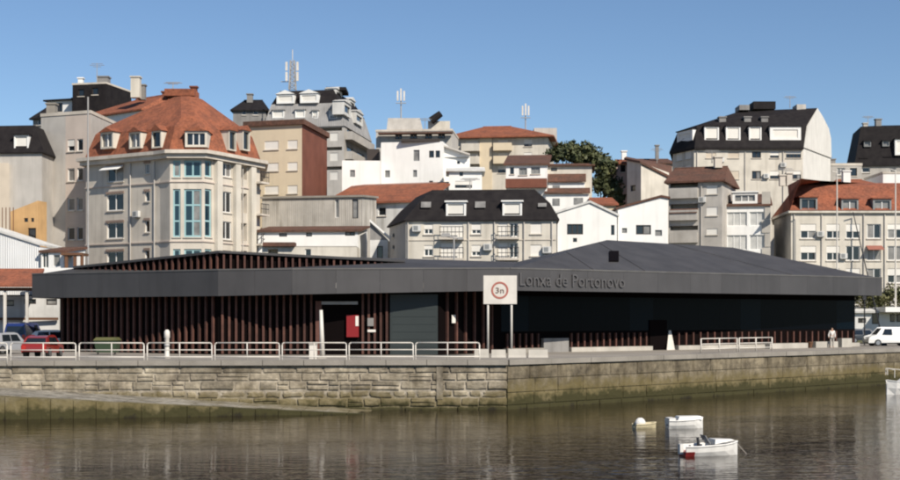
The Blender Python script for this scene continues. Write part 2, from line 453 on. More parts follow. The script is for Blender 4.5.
# ------------------------------------------------------------------ quay wall: core, stones, coping
def stone_mesh(i, bev, rough):
    rs = random.Random(100 + i)
    v = []; n_ = 8
    out = [(-.5, -.5), (0, -.5), (.5, -.5), (.5, 0), (.5, .5), (0, .5), (-.5, .5), (-.5, 0)]
    out = [(x * (1 - rough * rs.uniform(0, .12)), z * (1 - rough * rs.uniform(0, .30))) for x, z in out]
    for (x, z) in out: v.append((x, 0.5, z))
    for (x, z) in out: v.append((x, -0.25 + rs.uniform(-.06, .06), z))
    for (x, z) in out: v.append((x * (1 - bev * rs.uniform(.8, 1.6)), -0.45 + rs.uniform(-.05, .12), z * (1 - 2.2 * bev * rs.uniform(.8, 1.7))))
    v.append((rs.uniform(-.1, .1), -.5, rs.uniform(-.1, .1)))
    f = []
    for a in (0, n_):
        for k in range(n_):
            m_ = (k + 1) % n_; f.append([a + k, a + m_, a + n_ + m_, a + n_ + k])
    for k in range(n_): f.append([2 * n_ + k, 2 * n_ + (k + 1) % n_, 3 * n_])
    me = bpy.data.meshes.new('stone'); me.from_pydata(v, [], f); me.update()
    return me
SM = [stone_mesh(i, .045, .8) for i in range(9)]
SR = [stone_mesh(i + 40, .12, 1.6) for i in range(7)]
SB = [stone_mesh(i + 20, .012, .08) for i in range(5)]
for me in SM + SR: me.materials.append(M('stone_left'))
for me in SB: me.materials.append(M('stone_right'))
qw = T('quay_wall', 'old stone quay wall with weedy tide line below the market hall', 'quay wall', (0, 82, -1.2))
fl, frr = Fr((-34, 78.5), QM), Fr(QM, QE)
core = MB()
core.prism([(-120, 78.62), (-34, 78.62), (QM[0] - .02, QM[1] + .14), (QE[0] - .1, QE[1] + .14), (QE[0] - 2, QE[1] + 4), (QM[0] - 1, QM[1] + 4), (-34, 82), (-120, 82)], -1.2, QZ - .06)
core.build('wall_core', 'mortar', qw)
rs = random.Random(3)
def courses(fr, rows, gap, depth):
    z = -0.55
    for ci, (hh, lens, meshes, g_, split) in enumerate(rows):
        u = -rs.random() * 0.6
        while u < fr.L - 0.05:
            ln = rs.uniform(*lens)
            if fr.L - (u + ln) < 0.5: ln = fr.L - u
            u0, u1 = max(u, 0), u + ln
            w_ = (-0.118 if depth < .18 else -.10) + rs.uniform(-.015, .02)
            parts = [(0, 1)] if rs.random() > split else [(0, .5 + rs.uniform(-.08, .08))]
            if parts[0][1] < 1: parts.append((parts[0][1], 1))
            for (p0, p1) in parts:
                h_ = hh * (p1 - p0)
                o = put('stone', rs.choice(meshes), qw, fr.pt((u0 + u1) / 2, z + hh * (p0 + p1) / 2 + rs.uniform(-.02, .02) * (g_ > .03), w_ + rs.uniform(-.02, .02) * (g_ > .03)), fr.ang(), (u1 - u0 - g_, depth, h_ - g_ * .8))
                if g_ > .03: o.rotation_euler[1] = rs.uniform(-.02, .02)
            u += ln
        z += hh
courses(fl, [(.75, (1.0, 2.4), SM, .03, .1), (.50, (.8, 2.0), SM, .04, .2), (.46, (.55, 1.5), SR, .10, .0), (.52, (.6, 2.0), SM, .05, .35), (.44, (.5, 1.9), SM, .04, .15), (.40, (1.0, 2.8), SM, .03, .0)], .05, .12)
courses(frr, [(.8, (1.8, 3.6), SB, .022, 0), (.72, (1.8, 4.0), SB, .022, 0), (.78, (2, 4.5), SB, .022, 0), (.77, (2, 4.5), SB, .022, 0)], .02, .2)
cop = MB().box(-.5, .5, -.5, .5, -.5, .5)
cme = bpy.data.meshes.new('coping_stone'); cme.from_pydata([tuple(v) for v in cop.v], [], cop.f); cme.materials.append(M('concrete'))
for fr_, n_ in ((fl, 16), (frr, 24)):
    st = fr_.L / n_
    for i in range(n_):
        put('coping_stone', cme, qw, fr_.pt((i + .5) * st, 2.72, -.32 + rs.uniform(-.015, .015)), fr_.ang(), (st - .03, .86, .30))
# pale patch and mooring ladder-like pilaster seen on the wall
pm = MB(); pm.fbox(fl, fl.u(436.5), fl.u(443), .6, 2.55, -.15, -.02); pm.build('buttress', 'mortar', qw)
# slipway
sw = T('slipway', 'weedy stone slipway sloping down into the water along the quay wall', 'slipway', (-20, 76, -1))
def slip_d(px): return 72.3 + px / 385 * 4.6
NS = 26
def slip_pt(k):
    px = lerp(-200, 392, k / NS); d_ = slip_d(px)
    return X(px, d_), d_, lerp(1.16, -.12, px / 392)
def wall_y(x): return 78.5 + (x + 34) / (QM[0] + 34) * (QM[1] - 78.5) if x > -34 else 78.5
core = MB()
for k in range(NS):
    (xa, ya, za), (xb, yb, zb) = slip_pt(k), slip_pt(k + 1)
    core.box8([(xa, ya + .12, -1), (xb, yb + .12, -1), (xb, wall_y(xb) + .1, -1), (xa, wall_y(xa) + .1, -1), (xa, ya + .12, za - .10), (xb, yb + .12, zb - .10), (xb, wall_y(xb) + .1, zb - .06), (xa, wall_y(xa) + .1, za - .06)])
core.build('ramp_core', 'slip_stone', sw)
for k in range(NS):
    (xa, ya, za), (xb, yb, zb) = slip_pt(k), slip_pt(k + 1)
    for (t0, t1, dz, nm, lowz) in ((0, .14, .03, 'kerb_stone', 2), (.145, .57, 0, 'paving_slab', .2), (.575, .995, 0, 'paving_slab', .2)):
        e = rs.uniform(-.015, .015); q = []
        for z_ in (-lowz, 0):
            for (x_, y_, zz_, t) in ((xa + .015, ya, za, t0), (xb - .015, yb, zb, t0), (xb - .015, yb, zb, t1), (xa + .015, ya, za, t1)):
                yy = lerp(y_, wall_y(x_) - .04, t)
                q.append((x_, yy, max(zz_ + e + dz + t * .05 + z_, -1.2) if z_ else zz_ + e + dz + t * .05))
        MB().box8(q).build(nm, 'kerb_moss' if nm == 'kerb_stone' else 'slip_stone', sw)

# ------------------------------------------------------------------ market hall
W0, W1, W2, W3, W4 = P2(60, 103), P2(218, 93), P2(440, 92.2), P2(500, 97.5), P2(855, 123)
E0, E1, E2, E3, E4 = P2(32, 101.8), P2(218, 91.9), P2(292, 90.5), P2(510, 91.6), P2(882, 121)
cn = Vector((W4[0] - W3[0], W4[1] - W3[1])).normalized(); cn = Vector((-cn.y, cn.x))   # away from the water
hall = T('market_hall', 'long low dark market hall with grey fascia and brown slatted walls', 'market hall', (2, 108, QZ))
B4 = tuple(Vector(W4) + cn * 22); B0 = (W0[0] + 6, W0[1] + 22)
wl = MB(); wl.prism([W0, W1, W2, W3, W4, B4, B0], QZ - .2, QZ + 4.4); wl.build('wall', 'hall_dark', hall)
eb = [EZ + 1.60, EZ + 1.577, EZ + 1.65, EZ + 1.93, EZ + 2.10]
et = [EZ + 3.30, EZ + 3.25, EZ + 3.25, EZ + 3.34, EZ + 3.60]
EP = [E0, E1, E2, E3, E4]
# fascia in panels
for k, n_ in ((0, 5), (1, 2), (2, 5), (3, 12)):
    f = Fr(EP[k], EP[k + 1])
    for i in range(n_):
        t0, t1 = i / n_, (i + 1) / n_
        u0, u1 = f.L * t0 + .006, f.L * t1 - .006
        b_ = MB()
        b_.box8([f.pt(u0, lerp(eb[k], eb[k + 1], t0), 0), f.pt(u1, lerp(eb[k], eb[k + 1], t1), 0), f.pt(u1, lerp(eb[k], eb[k + 1], t1), -.12), f.pt(u0, lerp(eb[k], eb[k + 1], t0), -.12),
                 f.pt(u0, lerp(et[k], et[k + 1], t0), 0), f.pt(u1, lerp(et[k], et[k + 1], t1), 0), f.pt(u1, lerp(et[k], et[k + 1], t1), -.12), f.pt(u0, lerp(et[k], et[k + 1], t0), -.12)])
        b_.build('fascia_panel', 'fascia', hall)
E5 = tuple(Vector(E4) + cn * 24); E6 = (E0[0] + 4, E0[1] + 26)
sf = MB()
def ep(i, z, inn=.1):
    c = Vector((2, 108)); p = Vector(EP[i]); q = p + (c - p).normalized() * inn
    return (q.x, q.y, z)
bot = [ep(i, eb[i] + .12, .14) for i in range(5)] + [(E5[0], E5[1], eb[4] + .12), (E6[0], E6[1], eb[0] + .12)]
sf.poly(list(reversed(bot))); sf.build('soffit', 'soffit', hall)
for a, b_, za_, zb_ in ((E4, E5, (eb[4], et[4]), (eb[4], et[4])), (E6, E0, (eb[0], et[0]), (eb[0], et[0])), (E5, E6, (eb[4], et[4]), (eb[0], et[0]))):
    f = Fr(a, b_); m_ = MB(); m_.box8([f.pt(0, za_[0], 0), f.pt(f.L, zb_[0], 0), f.pt(f.L, zb_[0], -.12), f.pt(0, za_[0], -.12), f.pt(0, za_[1], 0), f.pt(f.L, zb_[1], 0), f.pt(f.L, zb_[1], -.12), f.pt(0, za_[1], -.12)])
    m_.build('fascia_panel', 'fascia', hall)
# roof
R1, R2 = P(607, 240, 110), P(733, 247.5, 122)
L1 = P(517, 262, 106)
fc = Fr(E3, E4)
uh = fc.u(742); th = uh / fc.L
Hh = Vector(fc.pt(uh, lerp(et[3], et[4], th), -.12))
v3 = Vector(ep(3, et[3] - .004, .1)); v4 = Vector(ep(4, et[4] - .004, .1))
rb1 = Vector((E5[0], E5[1], et[4])); 
rf = MB()
rf.poly([v3, Hh, R1]); rf.poly([Hh, v4, R2, R1]); rf.poly([v4, rb1, R2]); rf.poly([v3, R1, L1])
rbm = Vector((R1.x - 8, R1.y + 14, et[3]))
rf.poly([R2, rb1, rbm, R1]); rf.poly([R1, rbm, L1])
# low roof over the front block
K0, K1, K2 = P(74, 268.5, 101.2), P(220, 253, 94.2), P(405, 262.3, 95)
v0, v1_, v2 = [Vector(ep(i, et[i] - .004, .1)) for i in range(3)]
back = Vector((E6[0], E6[1], et[0]))
rf.poly([K0, K1, Vector((K1.x + 7, K1.y + 20, K1.z - .5)), back]); rf.poly([K1, K2, L1, Vector((K1.x + 7, K1.y + 20, K1.z - .5))])
rf.poly([Vector((K1.x + 7, K1.y + 20, K1.z - .5)), L1, rbm, back])
rf.poly([K2, v3, L1]); rf.poly([v2, v3, K2]); rf.poly([v1_, v2, K2, Vector((K1.x, K1.y, et[1] - .02))]); rf.poly([v0, v1_, Vector((K1.x, K1.y, et[1] - .02)), K0])
roof = rf.build('roof', 'hall_roof', hall)
def seam(p, q):
    n_ = (q - p).normalized(); MB().tube(p + Vector((0, 0, .02)), q + Vector((0, 0, .02)), .016, 4).build('roof_seam', 'hall_roof', hall)
for k in (3, 5):
    t = k / 9
    p = v3.lerp(Hh, t); seam(p, v3.lerp(R1, t / .62) if t < .62 else R1.lerp(Hh, (t - .62) / .38))
for k in (3,):
    t = k / 8; seam(Hh.lerp(v4, t), R1.lerp(R2, min(1, t * 1.3)) if t * 1.3 <= 1 else R2.lerp(v4, (t * 1.3 - 1) / .3 * .98))
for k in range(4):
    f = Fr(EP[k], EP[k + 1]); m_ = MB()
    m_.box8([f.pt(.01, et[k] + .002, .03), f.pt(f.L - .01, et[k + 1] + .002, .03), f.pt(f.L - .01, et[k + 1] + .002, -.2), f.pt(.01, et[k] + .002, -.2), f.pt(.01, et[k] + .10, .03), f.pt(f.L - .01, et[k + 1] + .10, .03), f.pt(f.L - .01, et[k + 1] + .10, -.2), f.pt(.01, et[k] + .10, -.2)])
    m_.build('sunlit_edge_strip', 'sunlit_edge_grey', hall)  # added strip, its lighter grey stands for the sunlit roof edge
# roof edge trim over the clerestory
tr = MB()
for a, b_ in ((K0, K1), (K1, K2)):
    d_ = Vector((0, -.25, 0)); u_ = Vector((0, 0, .16))
    tr.box8([a + d_, b_ + d_, b_ - d_, a - d_, a + d_ + u_, b_ + d_ + u_, b_ - d_ + u_, a - d_ + u_])
tr.build('roof_trim', 'fascia', hall)
# clerestory triangle: backing and slats
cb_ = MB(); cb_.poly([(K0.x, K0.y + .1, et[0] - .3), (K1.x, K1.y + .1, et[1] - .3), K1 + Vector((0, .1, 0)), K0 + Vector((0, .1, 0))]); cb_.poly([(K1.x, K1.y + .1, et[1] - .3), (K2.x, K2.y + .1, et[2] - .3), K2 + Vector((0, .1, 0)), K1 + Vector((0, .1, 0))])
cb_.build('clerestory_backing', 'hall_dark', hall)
slm = MB().box(-.5, .5, -.5, .5, 0, 1)
sme = bpy.data.meshes.new('slat'); sme.from_pydata([tuple(v) for v in slm.v], [], slm.f); sme.materials.append(M('slat_wood'))
for a, b_, n_ in ((K0, K1, 24), (K1, K2, 27)):
    for i in range(n_):
        t = (i + .6) / n_; p = a.lerp(b_, t)
        if p.z - (EZ + 3.2) > .12:
            put('slat', sme, hall, (p.x, p.y - .08, EZ + 3.2), math.atan2(b_.y - a.y, b_.x - a.x), (.13, .12, p.z - EZ - 3.2))
# slats on the walls
def slats(f, u0, u1, n_, z0, z1, wd=.14, jit=0):
    for i in range(n_):
        put('slat', sme, hall, f.pt(lerp(u0, u1, (i + .5) / n_), z0, .09), f.ang(), (wd, .16, z1 - z0))
fa, fb, fb2, fcw = Fr(W0, W1), Fr(W1, W2), Fr(W2, W3), Fr(W3, W4)
top = QZ + 4.25
slats(fa, .1, fa.L - .05, 25, QZ + .05, top - .25)
slats(fb, .1, fb.u(315), 14, QZ + .05, top - .2)
slats(fb, fb.u(360), fb.u(390), 5, QZ + .05, top - .05)
slats(fb2, .15, fb2.L - .6, 6, QZ + .05, top + .1)
for (a, b_, n_) in ((503, 540, 6), (567, 648, 13), (674, 855, 28)):
    slats(fcw, max(.1, fcw.u(a)), fcw.u(b_), n_, QZ + .32, QZ + 1.35, .14)
    m_ = MB(); m_.fbox(fcw, max(.1, fcw.u(a)), fcw.u(b_), QZ, QZ + .32, .002, .5); m_.build('plinth', 'concrete_pale' if a != 503 else 'concrete', hall)
u = .1
for i in range(16):      # dark glazing between the plinth screens and the soffit
    u0, u1 = lerp(.1, fcw.L - .1, i / 16), lerp(.1, fcw.L - .1, (i + 1) / 16)
    m_ = MB(); m_.fbox(fcw, u0 + .004, u1 - .004, QZ + 1.5, QZ + 4.0, .004, .009); m_.build('glass_panel', 'glass_navy' if i % 5 else 'glass_teal', hall)
m_ = MB(); m_.fbox(fcw, fcw.u(541), fcw.u(566), QZ, QZ + 1.0, .01, .3); m_.build('base_panel', 'grey_dark', hall)
# entrance: opening, jamb, lintel, red notice
m_ = MB(); m_.fbox(fb, fb.u(316), fb.u(322), QZ, QZ + 3.55, .01, .22); m_.build('door_jamb', 'slat_wood', hall)
m_ = MB(); m_.fbox(fb, fb.u(322), fb.u(358), Z(304.5, 92.5), Z(301.5, 92.5), .01, .2); m_.build('door_lintel', 'paint_grey', hall)
m_ = MB(); m_.fbox(fb, fb.u(322.5), fb.u(357.5), QZ, Z(305, 92.5), .004, .02); m_.build('door', 'hall_dark', hall)
m_ = MB(); m_.fbox(fb, fb.u(347), fb.u(359), Z(337, 92.5), Z(315, 92.5), .03, .25); rp = m_.build('notice_board', 'poster_red', hall, label='red notice panel beside the dark entrance')
m_ = MB(); m_.fbox(fb, fb.u(356), fb.u(359), Z(326, 92.5), Z(316, 92.5), .251, .27); m_.build('notice', 'poster_pale', rp)
m_ = MB(); m_.fbox(fb, fb.u(368), fb.u(376), Z(332, 92.5), Z(329.5, 92.5), .19, .22); m_.build('name_plate', 'poster_pale', hall)
m_ = MB(); m_.fbox(fb, fb.u(368), fb.u(374), Z(326, 92.5), Z(318, 92.5), .19, .26); m_.build('meter_box', 'grey_dark', hall)
# roller door in bands
rd0, rd1 = fb.u(392), fb.u(436)
m_ = MB(); m_.fbox(fb, rd0 - .12, rd1 + .12, QZ, QZ + 4.0, .01, .06); rdo = m_.build('roller_door', 'roller', hall, label='grey roller door of the loading bay')
for i in range(8):
    z0 = QZ + i * .5
    m_ = MB(); m_.fbox(fb, rd0, rd1, z0 + .015, z0 + .488, .06, .075); m_.build('door_panel', 'roller', rdo)
# small lit notice and reddish posts by the recess
m_ = MB(); m_.fbox(fb2, fb2.u(449.5), fb2.u(453), Z(323, 93), Z(315, 93), .18, .22); m_.build('notice', 'poster_pale', hall)
# side door in the long wall with white board
m_ = MB(); m_.fbox(fcw, fcw.u(649), fcw.u(666), QZ, QZ + 2.3, .01, .1); m_.build('door', 'hall_dark', hall)
# roof vent
pn = (Hh - v3).cross(R1 - v3).normalized()
def on_roof(px, py, lift):
    o_ = Vector((0, 0, EZ)); d_ = Vector(((px - CX) / FOC, 1, -(py - HY) / FOC))
    return o_ + d_ * ((v3 - o_).dot(pn) / d_.dot(pn)) + pn * lift
if pn.z < 0: pn = -pn
vm = MB(); vq = [(609, 262), (618.5, 262), (618.5, 252), (609, 252)]
vm.box8([on_roof(*q_, -.1) for q_ in vq] + [on_roof(*q_, .10) for q_ in vq]); vm.build('roof_vent', 'hall_dark', hall)
# raised lettering on the fascia
def text_mesh(body, size, ext):
    cu = bpy.data.curves.new('t', 'FONT'); cu.body = body; cu.size = size; cu.extrude = ext; cu.align_x = 'CENTER'; cu.align_y = 'CENTER'; cu.resolution_u = 2
    o = bpy.data.objects.new('t', cu); col.objects.link(o)
    dg = bpy.context.evaluated_depsgraph_get(); dg.update()
    me = bpy.data.meshes.new_from_object(o.evaluated_get(dg))
    bpy.data.objects.remove(o); bpy.data.curves.remove(cu)
    return me
def put_text(body, width, height, parent, fr, u, v, w, mat, name):
    me = text_mesh(body, 1.0, .02)
    xs = [v_.co.x for v_ in me.vertices]; ys_ = [v_.co.y for v_ in me.vertices]
    sx = width / (max(xs) - min(xs)); sy = height / (max(ys_) - min(ys_))
    cx_, cy_ = (max(xs) + min(xs)) / 2, (max(ys_) + min(ys_)) / 2
    o0 = ORG[parent]
    for v_ in me.vertices:
        p = fr.pt(u + (v_.co.x - cx_) * sx, v + (v_.co.y - cy_) * sy, w + v_.co.z)
        v_.co = Vector(p) - o0
    bm = bmesh.new(); bm.from_mesh(me); bm.verts.ensure_lookup_table()
    seen = set()
    for v_ in bm.verts:
        if v_.index in seen: continue
        st_, isl = [v_], []
        seen.add(v_.index)
        while st_:
            c_ = st_.pop(); isl.append(c_)
            for e_ in c_.link_edges:
                w_ = e_.other_vert(c_)
                if w_.index not in seen: seen.add(w_.index); st_.append(w_)
        ids = {c_.index: k for k, c_ in enumerate(isl)}
        fs_ = [[ids[x.index] for x in f_.verts] for f_ in bm.faces if f_.verts[0].index in ids]
        m2 = bpy.data.meshes.new(name); m2.from_pydata([tuple(c_.co) for c_ in isl], [], fs_); m2.materials.append(M(mat))
        o = bpy.data.objects.new(name, m2); col.objects.link(o); o.parent = parent; ORG[o] = o0
    bm.free()
ua, ub = fc.u(519), fc.u(624)
put_text('Lonxa de Portonovo', ub - ua, .86, hall, fc, (ua + ub) / 2, lerp(eb[3], et[3], .5) + .06, .08, 'letter_metal', 'letter')

# ------------------------------------------------------------------ quay furniture
def railing(x0, x1, y, label, group, mids=1, hgt=1.0, down=.35):
    t = T('railing_panel', label, 'railing', ((x0 + x1) / 2, y, QZ), group)
    r = .038; z1 = QZ + hgt; c = .12
    fpts = [(x0, y, QZ - down), (x0, y, z1 - c), (x0 + c * .3, y, z1 - c * .3), (x0 + c, y, z1), (x1 - c, y, z1), (x1 - c * .3, y, z1 - c * .3), (x1, y, z1 - c), (x1, y, QZ - down)]
    MB().path([Vector(p) for p in fpts], r).build('frame', 'paint_white', t, smooth=True)
    MB().tube((x0, y, QZ + hgt * .6), (x1, y, QZ + hgt * .6), r * .8).build('mid_rail', 'paint_white', t, smooth=True)
    MB().tube((x0, y, QZ + hgt * .2), (x1, y, QZ + hgt * .2), r * 1.1).build('bottom_rail', 'paint_white', t, smooth=True)
    for k in range(mids):
        x = lerp(x0, x1, (k + 1) / (mids + 1))
        MB().tube((x, y, QZ - .02), (x, y, z1), r * .9).build('post', 'paint_white', t, smooth=True)
    return t
ords = ['cut by the left picture edge', 'in front of the red car', 'in front of the green bin', 'third bay right of the red car', 'left of the pale entrance pole', 'beside the white box by the entrance', 'in front of the grey roller door', 'last before the square sign']
px = -56.5
for i in range(8):
    a, b_ = px + 67.2 * i + 1.2, px + 67.2 * (i + 1) - 1.2
    railing(X(a, 79.3), X(b_, 79.3), lerp(78.75, 80.55, (i + .5) / 8), 'white pipe railing panel on the quay edge, ' + ords[i], 'white railing panels along the quay edge', down=.25)
# right railings
f2 = Fr(P2(701, 97.2), P2(772, 104.2))
def railing2(u0, u1, label, group):
    a, b_ = f2.pt(u0, 0), f2.pt(u1, 0)
    t = T('railing_panel', label, 'railing', ((a[0] + b_[0]) / 2, (a[1] + b_[1]) / 2, QZ), group)
    for u_ in (u0, (u0 + u1) / 2, u1):
        MB().tube(f2.pt(u_, QZ), f2.pt(u_, QZ + 1.0), .05).build('post', 'paint_white', t, smooth=True)
    for z in (1.0, .62, .28):
        MB().tube(f2.pt(u0, QZ + z), f2.pt(u1, QZ + z), .04).build('rail', 'paint_white', t, smooth=True)
railing2(0, f2.L * .49, 'white pipe railing on the right quay, nearer of the two panels', 'white railings on the right quay')
railing2(f2.L * .52, f2.L, 'white pipe railing on the right quay, farther of the two panels', 'white railings on the right quay')

# speed limit sign
ds = 87
sg = T('speed_limit_sign', 'square white sign board with red ring on two posts', 'sign', (X(500, ds), ds, QZ))
for p_ in (488, 511.5):
    MB().tube((X(p_, ds), ds + .06, QZ - .05), (X(p_, ds), ds + .06, Z(276, ds)), .07, 8).build('post', 'paint_white', sg, smooth=True)
MB().box(X(483.5, ds), X(516.8, ds), ds - .06, ds - .01, Z(304, ds), Z(275.5, ds)).build('board', 'paint_white', sg)
rg = MB(); cx_, cz_ = X(499.8, ds), Z(290.3, ds); ro, ri = 8.6 * ds / FOC, 6.7 * ds / FOC; nn = 40
for i in range(nn):
    t0, t1 = 2 * math.pi * i / nn, 2 * math.pi * (i + 1) / nn
    q = []
    for y_ in (ds - .075, ds - .058):
        q += [(cx_ + ri * math.cos(t0), y_, cz_ + ri * math.sin(t0)), (cx_ + ro * math.cos(t0), y_, cz_ + ro * math.sin(t0)), (cx_ + ro * math.cos(t1), y_, cz_ + ro * math.sin(t1)), (cx_ + ri * math.cos(t1), y_, cz_ + ri * math.sin(t1))]
    rg.box8(q)
rg.build('red_ring', 'sign_red', sg)
fs = Fr((X(483, ds), ds - .06), (X(517, ds), ds - .06))
put_text('3n', 8.2 * ds / FOC, 5.6 * ds / FOC, sg, fs, cx_ - fs.a.x, cz_, .012, 'sign_ink', 'character')

# concrete barrier blocks by the sign
bd = 86
for i, (a, b_, nm) in enumerate(((474, 489, 'left post of the square sign'), (491, 506, 'square sign, between its posts'), (508, 526, 'right post of the square sign'), (528, 548, 'dark recess right of the square sign'))):
    m_ = MB(); x0, x1 = X(a, bd), X(b_, bd)
    zt_ = Z(349 + (i % 2) * .6, bd)
    m_.loft([ring([(x0, bd - .28), (x1, bd - .28), (x1, bd + .28), (x0, bd + .28)], QZ), ring([(x0 + .02, bd - .2), (x1 - .02, bd - .2), (x1 - .02, bd + .2), (x0 + .02, bd + .2)], QZ + .15), ring([(x0 + .03, bd - .12), (x1 - .03, bd - .12), (x1 - .03, bd + .12), (x0 + .03, bd + .12)], zt_)])
    tag(m_.build('barrier_block', 'concrete_pale'), 'low pale concrete barrier block at the ' + nm, 'barrier', 'concrete barrier blocks by the sign')
# pale pole and box by the entrance
t = T('pole', 'white pole standing at the left side of the entrance', 'pole', (X(323.5, 84), 84, QZ))
MB().tube((X(322.5, 84), 84, QZ), (X(321, 84), 84, QZ + 2.9), .16, 8, .10).build('shaft', 'paint_white', t, smooth=True)
MB().box(X(322.5, 84) - .25, X(322.5, 84) + .25, 83.75, 84.25, QZ, QZ + .12).build('base', 'concrete_pale', t)
t = T('utility_box', 'small white utility box behind the railing by the entrance', 'box', (X(313, 83), 83, QZ))
MB().box(X(309.5, 83), X(317, 83), 82.8, 83.2, QZ, QZ + .85).build('body', 'paint_white', t)
MB().box(X(309.2, 83), X(317.3, 83), 82.76, 83.24, QZ + .85, QZ + .92).build('lid', 'concrete_pale', t)
t = T('bollard', 'pale bollard in front of the slatted wall, left part', 'bollard', (X(167, 84), 84, QZ))
MB().loft([[(X(167, 84) + r_ * math.cos(k * math.pi / 5), 84 + r_ * math.sin(k * math.pi / 5), QZ + z) for k in range(10)] for r_, z in ((.22, 0), (.2, .1), (.15, .15), (.14, 1.2), (.18, 1.25), (.17, 1.6), (.08, 1.72))]).build('shaft', 'paint_white', t, smooth=True)
MB().tube((X(167, 84), 84, QZ + .7), (X(167, 84), 84, QZ + .85), .165, 10).build('band', 'paint_grey', t, smooth=True)
t = T('rubbish_bin', 'dark green wheeled bin against the slatted wall', 'bin', (X(108, 93), 93, QZ))
x0, x1 = X(96, 93), X(119, 93)
MB().loft([ring([(x0 + .12, 92.6), (x1 - .12, 92.6), (x1 - .12, 93.5), (x0 + .12, 93.5)], QZ + .15), ring([(x0, 92.4), (x1, 92.4), (x1, 93.6), (x0, 93.6)], QZ + .95)]).build('body', 'bin_green', t)
MB().loft([ring([(x0 - .04, 92.35), (x1 + .04, 92.35), (x1 + .04, 93.65), (x0 - .04, 93.65)], QZ + .955), ring([(x0 + .1, 92.6), (x1 - .1, 92.6), (x1 - .1, 93.5), (x0 + .1, 93.5)], QZ + 1.15)]).build('lid', 'leaf_olive', t)
for xx in (x0 + .2, x1 - .2): MB().tube((xx, 92.6, QZ + .1), (xx + .06, 92.6, QZ + .1), .1, 10).build('wheel', 'tyre', t)
# white leaning board at the side door
lb_ = MB(); q = Fr(P2(664, 107.6), P2(672, 108.2))
lb_.box8([q.pt(0, QZ, .3), q.pt(q.L, QZ, .3), q.pt(q.L, QZ, .26), q.pt(0, QZ, .26), q.pt(q.L * .75, QZ + 1.5, -.1), q.pt(q.L, QZ + 1.5, -.1), q.pt(q.L, QZ + 1.5, -.14), q.pt(q.L * .75, QZ + 1.5, -.14)])
tag(lb_.build('leaning_board', 'paint_white'), 'white pointed board leaning beside the side door', 'board')
# low white wall at the right end of the hall with a planter
f3 = Fr(P2(770, 112), P2(851, 119))
for a, b_, hh, lab in ((770, 808, .42, 'left of the standing person'), (816, 838, .5, 'behind the standing person'), (842, 852, .75, 'at the right corner of the hall')):
    m_ = MB(); u0, u1 = f3.u(a), f3.u(b_)
    m_.fbox(f3, u0, u1, QZ, QZ + hh, -.5, 0)
    o = m_.build('concrete_bench', 'concrete_pale'); tag(o, 'low pale concrete bench block ' + lab, 'bench', 'concrete bench blocks by the hall')
t = T('planter_pot', 'small dark pot standing between pale bench blocks', 'pot', f3.pt(f3.u(812), QZ, -.2))
c = f3.pt(f3.u(812), QZ, -.2)
MB().loft([[(c[0] + r_ * math.cos(k * math.pi / 5), c[1] + r_ * math.sin(k * math.pi / 5), QZ + z) for k in range(10)] for r_, z in ((.16, 0), (.24, .4), (.27, .42), (.27, .5), (.2, .5))]).build('pot', 'wood_brown', t)

# person sitting on the bench block
def skin_body(name, joints, edges, mat, parent, rad):
    me = bpy.data.meshes.new(name); o0 = ORG[parent]
    me.from_pydata([Vector(j) for j in joints], edges, []); 
    o = bpy.data.objects.new(name, me); col.objects.link(o)
    sm = o.modifiers.new('skin', 'SKIN'); sm.use_smooth_shade = True
    for i, r_ in enumerate(rad): me.skin_vertices[0].data[i].radius = (r_, r_) if not isinstance(r_, tuple) else r_
    me.skin_vertices[0].data[0].use_root = True
    ss = o.modifiers.new('sub', 'SUBSURF'); ss.levels = 1; ss.render_levels = 1
    dg = bpy.context.evaluated_depsgraph_get(); dg.update()
    m2 = bpy.data.meshes.new_from_object(o.evaluated_get(dg))
    bpy.data.objects.remove(o)
    m2.materials.clear(); m2.materials.append(M(mat))
    ob = bpy.data.objects.new(name, m2); col.objects.link(ob); ob.parent = parent; ORG[ob] = o0
    return ob
pc = f3.pt(f3.u(828.5), QZ, .35)
per = T('person', 'person in pale clothes standing before the concrete bench by the hall', 'person', pc)
J = [(0, 0, .92), (0, .01, 1.12), (0, .01, 1.34), (0, 0, 1.46), (0, -.02, 1.55), (0, -.02, 1.63),
     (-.10, 0, .88), (-.13, -.05, .48), (-.15, .03, .07), (-.17, -.14, .035),
     (.10, 0, .88), (.11, .03, .48), (.10, .06, .07), (.11, -.12, .035),
     (-.18, .01, 1.37), (-.28, .02, 1.10), (-.30, -.10, .88), (-.30, -.14, .80),
     (.18, .01, 1.37), (.25, .05, 1.10), (.24, -.04, .86), (.24, -.06, .78)]
Ed = [(0, 1), (1, 2), (2, 3), (3, 4), (4, 5), (0, 6), (6, 7), (7, 8), (8, 9), (0, 10), (10, 11), (11, 12), (12, 13), (2, 14), (14, 15), (15, 16), (16, 17), (2, 18), (18, 19), (19, 20), (20, 21)]
Rr = [(.15, .12), (.145, .11), (.165, .11), .055, .09, .07, .09, .07, .048, .042, .09, .07, .048, .042, .065, .05, .04, .035, .065, .05, .04, .035]
skin_body('body', J, Ed, 'skin', per, Rr)
sh = [0, 1, 2, 14, 15, 16, 18, 19, 20]
skin_body('shirt', [J[k] for k in sh], [(0, 1), (1, 2), (2, 3), (3, 4), (4, 5), (2, 6), (6, 7), (7, 8)], 'shirt', per, [(.165, .135), (.16, .125), (.18, .125), .08, .065, .055, .08, .065, .055])
skin_body('trousers', [J[0], J[6], J[7], J[8], J[10], J[11], J[12]], [(0, 1), (1, 2), (2, 3), (0, 4), (4, 5), (5, 6)], 'shirt_grey', per, [(.16, .13), .105, .085, .065, .105, .085, .065])
skin_body('hair', [(0, .015, 1.57), (0, .01, 1.64), (0, .005, 1.68)], [(0, 1), (1, 2)], 'hair', per, [.09, .095, .065])

